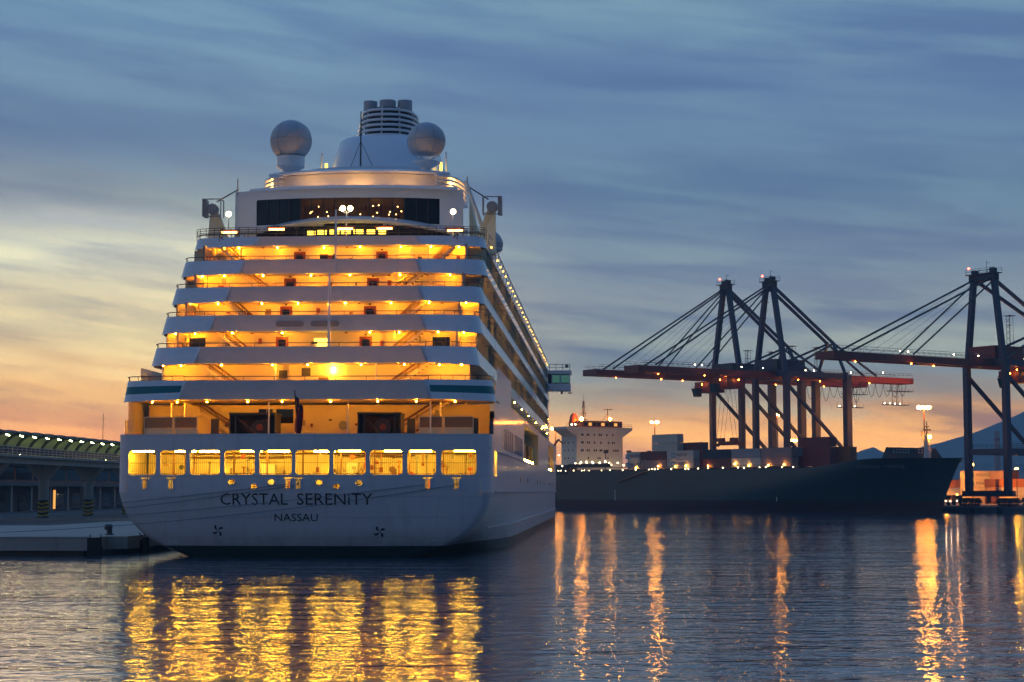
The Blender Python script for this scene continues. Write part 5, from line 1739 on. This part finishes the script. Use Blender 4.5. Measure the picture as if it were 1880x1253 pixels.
    if loops:
        b = MB()
        x = -back + 3
        while x < -back + 30:
            w = 3.4
            d = rnd.uniform(3.4, 5.0)
            b.tube([(x + w * i / 10, 3.7, g - 1.2 - d * 4 * (i / 10) * (1 - i / 10)) for i in range(11)], .10, 4)
            x += w
        b.build('festoon_cable', 'crane_dark', e)
        b = MB()
        for zz, x0, x1 in ((-3.2, -back - 3, -back + 7), (-7.6, -back - 1, -back + 9)):
            b.beam((x0, 0, g + zz), (x1, 0, g + zz), 2.0, .2)
            for x in (x0, (x0 + x1) / 2, x1): b.tube([(x, -1, g + zz), (x, -1, g + zz + 1.2)], .06, 4).tube([(x, 1, g + zz), (x, 1, g + zz + 1.2)], .06, 4)
        for x in (-back + 2, -back + 4.5):
            for y in (-.9, .9): b.tube([(x, y, g - 7.6), (x, y, g - 1)], .09, 4)
        for i in range(4): b.tube([(-back + 2, -.9, g - 7 + i * 1.5), (-back + 4.5, -.9, g - 6 + i * 1.5)], .05, 4)
        b.build('maintenance_gantry', 'crane_dark', e)
        for i in range(4):
            o = bpy.data.objects.new('walkway_lamp', m1); COL.objects.link(o); o.parent = e
            o.location = (-back + 1 + i * 2.3, -1.0, g - 7.1)
    # lattice lamp towers on the house roof
    for x, y in ((-6, 3.2), (-16, 3.4)):
        b = MB()
        for dx, dy in ((-.6, -.6), (.6, -.6), (.6, .6), (-.6, .6)): b.tube([(x + dx, y + dy, g + 1.2), (x + dx, y + dy, g + (13 if wide else 9))], .07, 4)
        for i in range(7):
            z = g + 1.5 + i * (1.6 if wide else 1.05)
            b.tube([(x - .6, y - .6, z), (x + .6, y - .6, z + 1)], .04, 4).tube([(x + .6, y - .6, z), (x + .6, y + .6, z + 1)], .04, 4).tube([(x - .6, y - .6, z + 1), (x + .6, y - .6, z + 1)], .04, 4)
        zt = g + (13 if wide else 9)
        b.box(x - 1.2, x + 1.2, y - 1.2, y + 1.2, zt - .1, zt).box(x - 1.3, x + .2, y - 1.1, y - .4, zt - 2.5, zt - 2.4)
        b.build('lattice_tower', 'crane_dark', e)
    # stair ladder on one water-side mast leg
    b = MB()
    for i in range(9):
        tt = i / 9
        yy = lerp(-H + .6, -t, tt); zz = lerp(g + 3, A - 3, tt)
        b.box(-1.7, -.8, yy - 1.2, yy - .2, zz, zz + .1).tube([(-1.7, yy - 1.2, zz), (-1.7, yy - 1.2, zz + 1.2)], .05, 4).tube([(-.8, yy - 1.2, zz), (-.8, yy - 1.2, zz + 1.2)], .05, 4)
        b.tube([(-1.7, yy - 1.2, zz + 1.2), (-.8, yy - 1.2, zz + 1.2)], .05, 4)
    b.build('mast_ladder', 'crane_dark', e)
    return e
c1 = crane(0, 'left gantry crane whose red boom reaches furthest left over the ship', trolley_x=7.0, seed=2)
c2 = crane(20.5, 'middle gantry crane, just right of the leftmost, with a spreader hanging over the containers', spreader=17.0, seed=3, top=1.4, ap=69.0)
c3 = crane(105, 'near gantry crane at the right edge with a broad mast head and red house', lift=.955, reach=57, ap=62.5, half=6.6, top=3.4, house='crane_red', loops=False, seed=5, wide=True)

# ------------------------------------------------------------------ light masts and yard
def px(u, v, Y):
    """a place on the ground plan given as bearing and distance"""
    f = 3225.0; cp, sp = cos(radians(4.9)), sin(radians(4.9))
    a, b_ = (u - 940) / f, -(v - 626.5) / f
    r = Vector((a, cp - b_ * sp, sp + b_ * cp)); t = Y / r.y
    return Vector((0, 0, 5.67)) + r * t
def light_mast(x, y, h, label, lamps, r=.5, m='sodium_big', ring=1.7):
    e = empty('light_mast', (x, y, 1.75))
    tag(e, label, 'light mast', 'tall yard light masts')
    MB().tube([(0, 0, 0), (0, 0, h)], [.32, .16], 8).build('mast_pole', 'box_brown', e, 40)
    MB().lathe((0, 0, h - .3), [(.3, 0), (ring, .25), (ring, .4), (.3, .5)], 14).build('lamp_ring', 'crane_dark', e)
    for i in range(lamps):
        t = 2 * pi * i / lamps + .4
        MB().ball((ring * cos(t), ring * sin(t), h - .25), r, 8, 5).build('mast_lamp', m, e, 60)
for u, v, Y, lab, n, r, ring in ((1202, 774, 640, 'thin light mast with a cluster of lamps left of the cranes above the container ship', 4, .45, 1.3),
                           (1696, 747, 545, 'bright light mast standing behind the bow of the container ship', 8, .5, 1.7),
                           (1457, 808, 690, 'low light mast shining between the legs of the two left cranes', 3, .5, 1.0),
                           (1020, 786, 640, 'bright light mast partly hidden at the cruise ship bow', 6, .5, 1.6),
                           (1427, 760, 660, 'single bright lamp mast between the crane legs', 2, .6, .7)):
    p = px(u, v, Y)
    light_mast(p.x, p.y, p.z - 1.75, lab, n, r, ring=ring)
# lit container yard behind the right crane
def yard():
    G = 'containers stacked in the lit yard'
    L = -SEA
    base = RAIL1 + AX * 105
    labs = {}
    rnd = random.Random(9)
    def place(u, Y, tiers, cols, rz, what, short=False, lets=None, dz=0):
        p = px(u, 930, Y)
        for t in range(tiers):
            c = cols[t % len(cols)]
            lv = ('at the bottom', 'second up', 'third up', 'on top', 'fifth up')[t] if t < tiers - 1 else 'on top'
            container((p.x, p.y, 1.76 + t * 2.62), rz, c, '%s container %s of %s' % ({'box_white': 'cream', 'box_orange': 'orange', 'box_brown': 'brown', 'box_pink': 'buff', 'box_grey': 'grey', 'box_red': 'red', 'box_blue': 'blue'}[c], lv, what), G, short, lets[t] if lets and t < len(lets) else None)
    f = radians(4)
    place(1801, 560, 4, ['box_white'], f, 'the yard stack seen through the right crane legs', lets=[None, None, 'MAERSK', 'MAERSK'])
    place(1838, 553, 4, ['box_pink', 'box_brown', 'box_pink', 'box_pink'], f + pi / 2, 'the end-on stack beside the lettered one')
    place(1852, 556, 4, ['box_brown', 'box_pink', 'box_pink', 'box_brown'], f + pi / 2, 'the end-on stack by the right crane leg')
    place(1823, 555, 3, ['box_brown', 'box_pink', 'box_brown'], f + pi / 2, 'the lower end-on stack between the crane legs')
    place(1736, 575, 3, ['box_orange', 'box_white', 'box_orange'], f + .5, 'the yard stack just right of the ship bow')
    place(1762, 585, 3, ['box_white', 'box_orange', 'box_white'], f + pi / 2, 'the narrow stack left of the crane leg')
    place(1873, 545, 3, ['box_white', 'box_white', 'box_orange'], f, 'the yard stack at the right edge of the view')
    place(1905, 550, 3, ['box_orange', 'box_white', 'box_red'], f, 'the yard stack beyond the right edge')
yard()
# sodium floods over the yard, hung from short posts on the quay
for u, Y, h, lab in ((1786, 546, 12.5, 'short yard lamp post in front of the lettered stack'), (1738, 562, 9, 'short yard lamp post right of the bow'), (1868, 533, 11, 'short yard lamp post by the right edge')):
    p = px(u, 930, Y)
    e = empty('yard_lamp_post', (p.x, p.y, 1.75)); tag(e, lab, 'lamp post', 'short yard lamp posts')
    MB().tube([(0, 0, 0), (0, 0, h)], .12, 6).build('post', 'crane_dark', e)
    MB().beam((0, 0, h), (.4, 1.4, h + .1), .3, .16).build('lamp_arm', 'crane_dark', e)
    MB().box(.1, .7, 1.0, 1.8, h - .22, h - .05).build('lamp_head', 'yard_flood', e)
# a yard tractor near the bow
def tractor(u, Y, label):
    p = px(u, 932, Y)
    e = empty('yard_tractor', (p.x, p.y, 1.75), radians(200)); tag(e, label, 'tractor', 'yard tractors')
    MB().box(-1.2, 1.2, -2.6, 2.6, .7, 1.1).build('chassis', 'crane_dark', e)
    MB().box(-1.1, 1.1, .6, 2.5, 1.1, 2.9).build('cab', 'box_orange', e)
    MB().box(-1.0, 1.0, 2.5, 2.54, 1.8, 2.7).build('windscreen', 'dark_glass', e)
    for x in (-1.1, .8):
        for y in (-1.8, 1.7): MB().lathe((x, y, .5), [(.5, 0), (.5, .3)], 14, 'x').build('wheel', 'rubber', e)
    for x in (-.8, .8): MB().ball((x, 2.62, 1.2), .08, 8, 5).build('headlight', 'crane_lamp', e)
    MB().ball((0, 1.6, 3.05), .16, 8, 5).build('roof_beacon', 'crane_warm', e)
tractor(1731, 500, 'small yard tractor with headlights on beside the ship bow')
tractor(1752, 512, 'second yard tractor further right behind the ship bow')
# factory chimney
p = px(1833, 930, 1400)
e = empty('factory_chimney', (p.x, p.y, 0)); tag(e, 'slender distant chimney rising between the legs of the right crane', 'chimney')
MB().lathe((0, 0, 0), [(3.4, 0), (2.6, 30), (2.1, 51), (2.3, 51.2), (2.3, 53.5)], 20).build('shaft', 'box_pink', e, 40)
MB().lathe((0, 0, 0), [(2.4, 46), (2.4, 48)], 20).build('band', 'box_red', e, 40)
# low port sheds far behind, with small lights
rnd = random.Random(31)
for i, (u, Y, w, h) in enumerate(((1590, 1300, 60, 9), (1640, 1500, 80, 12), (1760, 1700, 120, 16), (1545, 1250, 40, 7), (1660, 1150, 50, 6))):
    p = px(u, 903, Y)
    e = empty('port_shed', (p.x, p.y, 0))
    tag(e, ['low dark port shed far behind left of the bow', 'wide port shed far behind the forecastle', 'long dark shed far behind right of the bow', 'small port shed far behind the red containers', 'low dark store far behind the foremast'][i], 'shed', 'far port sheds')
    MB().box(-w / 2, w / 2, 0, 20, 1.7, h).build('shed_wall', 'concrete_dark', e)
    MB().add([(-w / 2 - 1, -1, h), (w / 2 + 1, -1, h), (w / 2 + 1, 21, h), (-w / 2 - 1, 21, h), (-w / 2 - 1, 10, h + 3), (w / 2 + 1, 10, h + 3)], [(0, 1, 5, 4), (2, 3, 4, 5), (0, 4, 3), (1, 2, 5)]).build('shed_roof', 'crane_dark', e)
    for q in range(3):
        MB().ball((rnd.uniform(-w / 2, w / 2), -.6, h - rnd.uniform(.5, 2)), .45, 6, 4).build('shed_lamp', 'crane_lamp', e)
# low coast and mountains
o = MB().prism([(-2600, 1900), (3600, 1900), (3600, 7200), (-2600, 7200)], -3, 2.2).build('coast', 'mountain'); o['kind'] = 'structure'
ridge('mountain', [(880, 60), (960, 118), (1009, 134), (1055, 112), (1083, 108), (1114, 122), (1161, 137), (1200, 142), (1286, 168), (1333, 183), (1411, 214), (1470, 240), (1700, 330), (2100, 380), (2600, 300), (3200, 120)], 5000, 900, 4)
ridge('foothill', [(700, 20), (900, 55), (1000, 70), (1150, 66), (1300, 80), (1500, 95), (1900, 90), (2500, 60)], 3900, 500, 8)

# ------------------------------------------------------------------ the evening air
def haze():
    o = MB().box(-5200, 5200, -60, 6400, -4, 460).build('haze', 'concrete')
    o.data.materials.clear()
    m = bpy.data.materials.new('evening_haze'); m.use_nodes = True
    nt = m.node_tree; nt.nodes.clear()
    v = nt.nodes.new('ShaderNodeVolumePrincipled')
    v.inputs['Color'].default_value = (.36, .72, 1.0, 1)
    v.inputs['Density'].default_value = HAZE
    v.inputs['Anisotropy'].default_value = .2
    u = nt.nodes.new('ShaderNodeOutputMaterial')
    nt.links.new(v.outputs[0], u.inputs['Volume'])
    o.data.materials.append(m)
    o['kind'] = 'stuff'; o['label'] = 'thin blue evening haze over the harbour'
HAZE = 2.3e-4
haze()
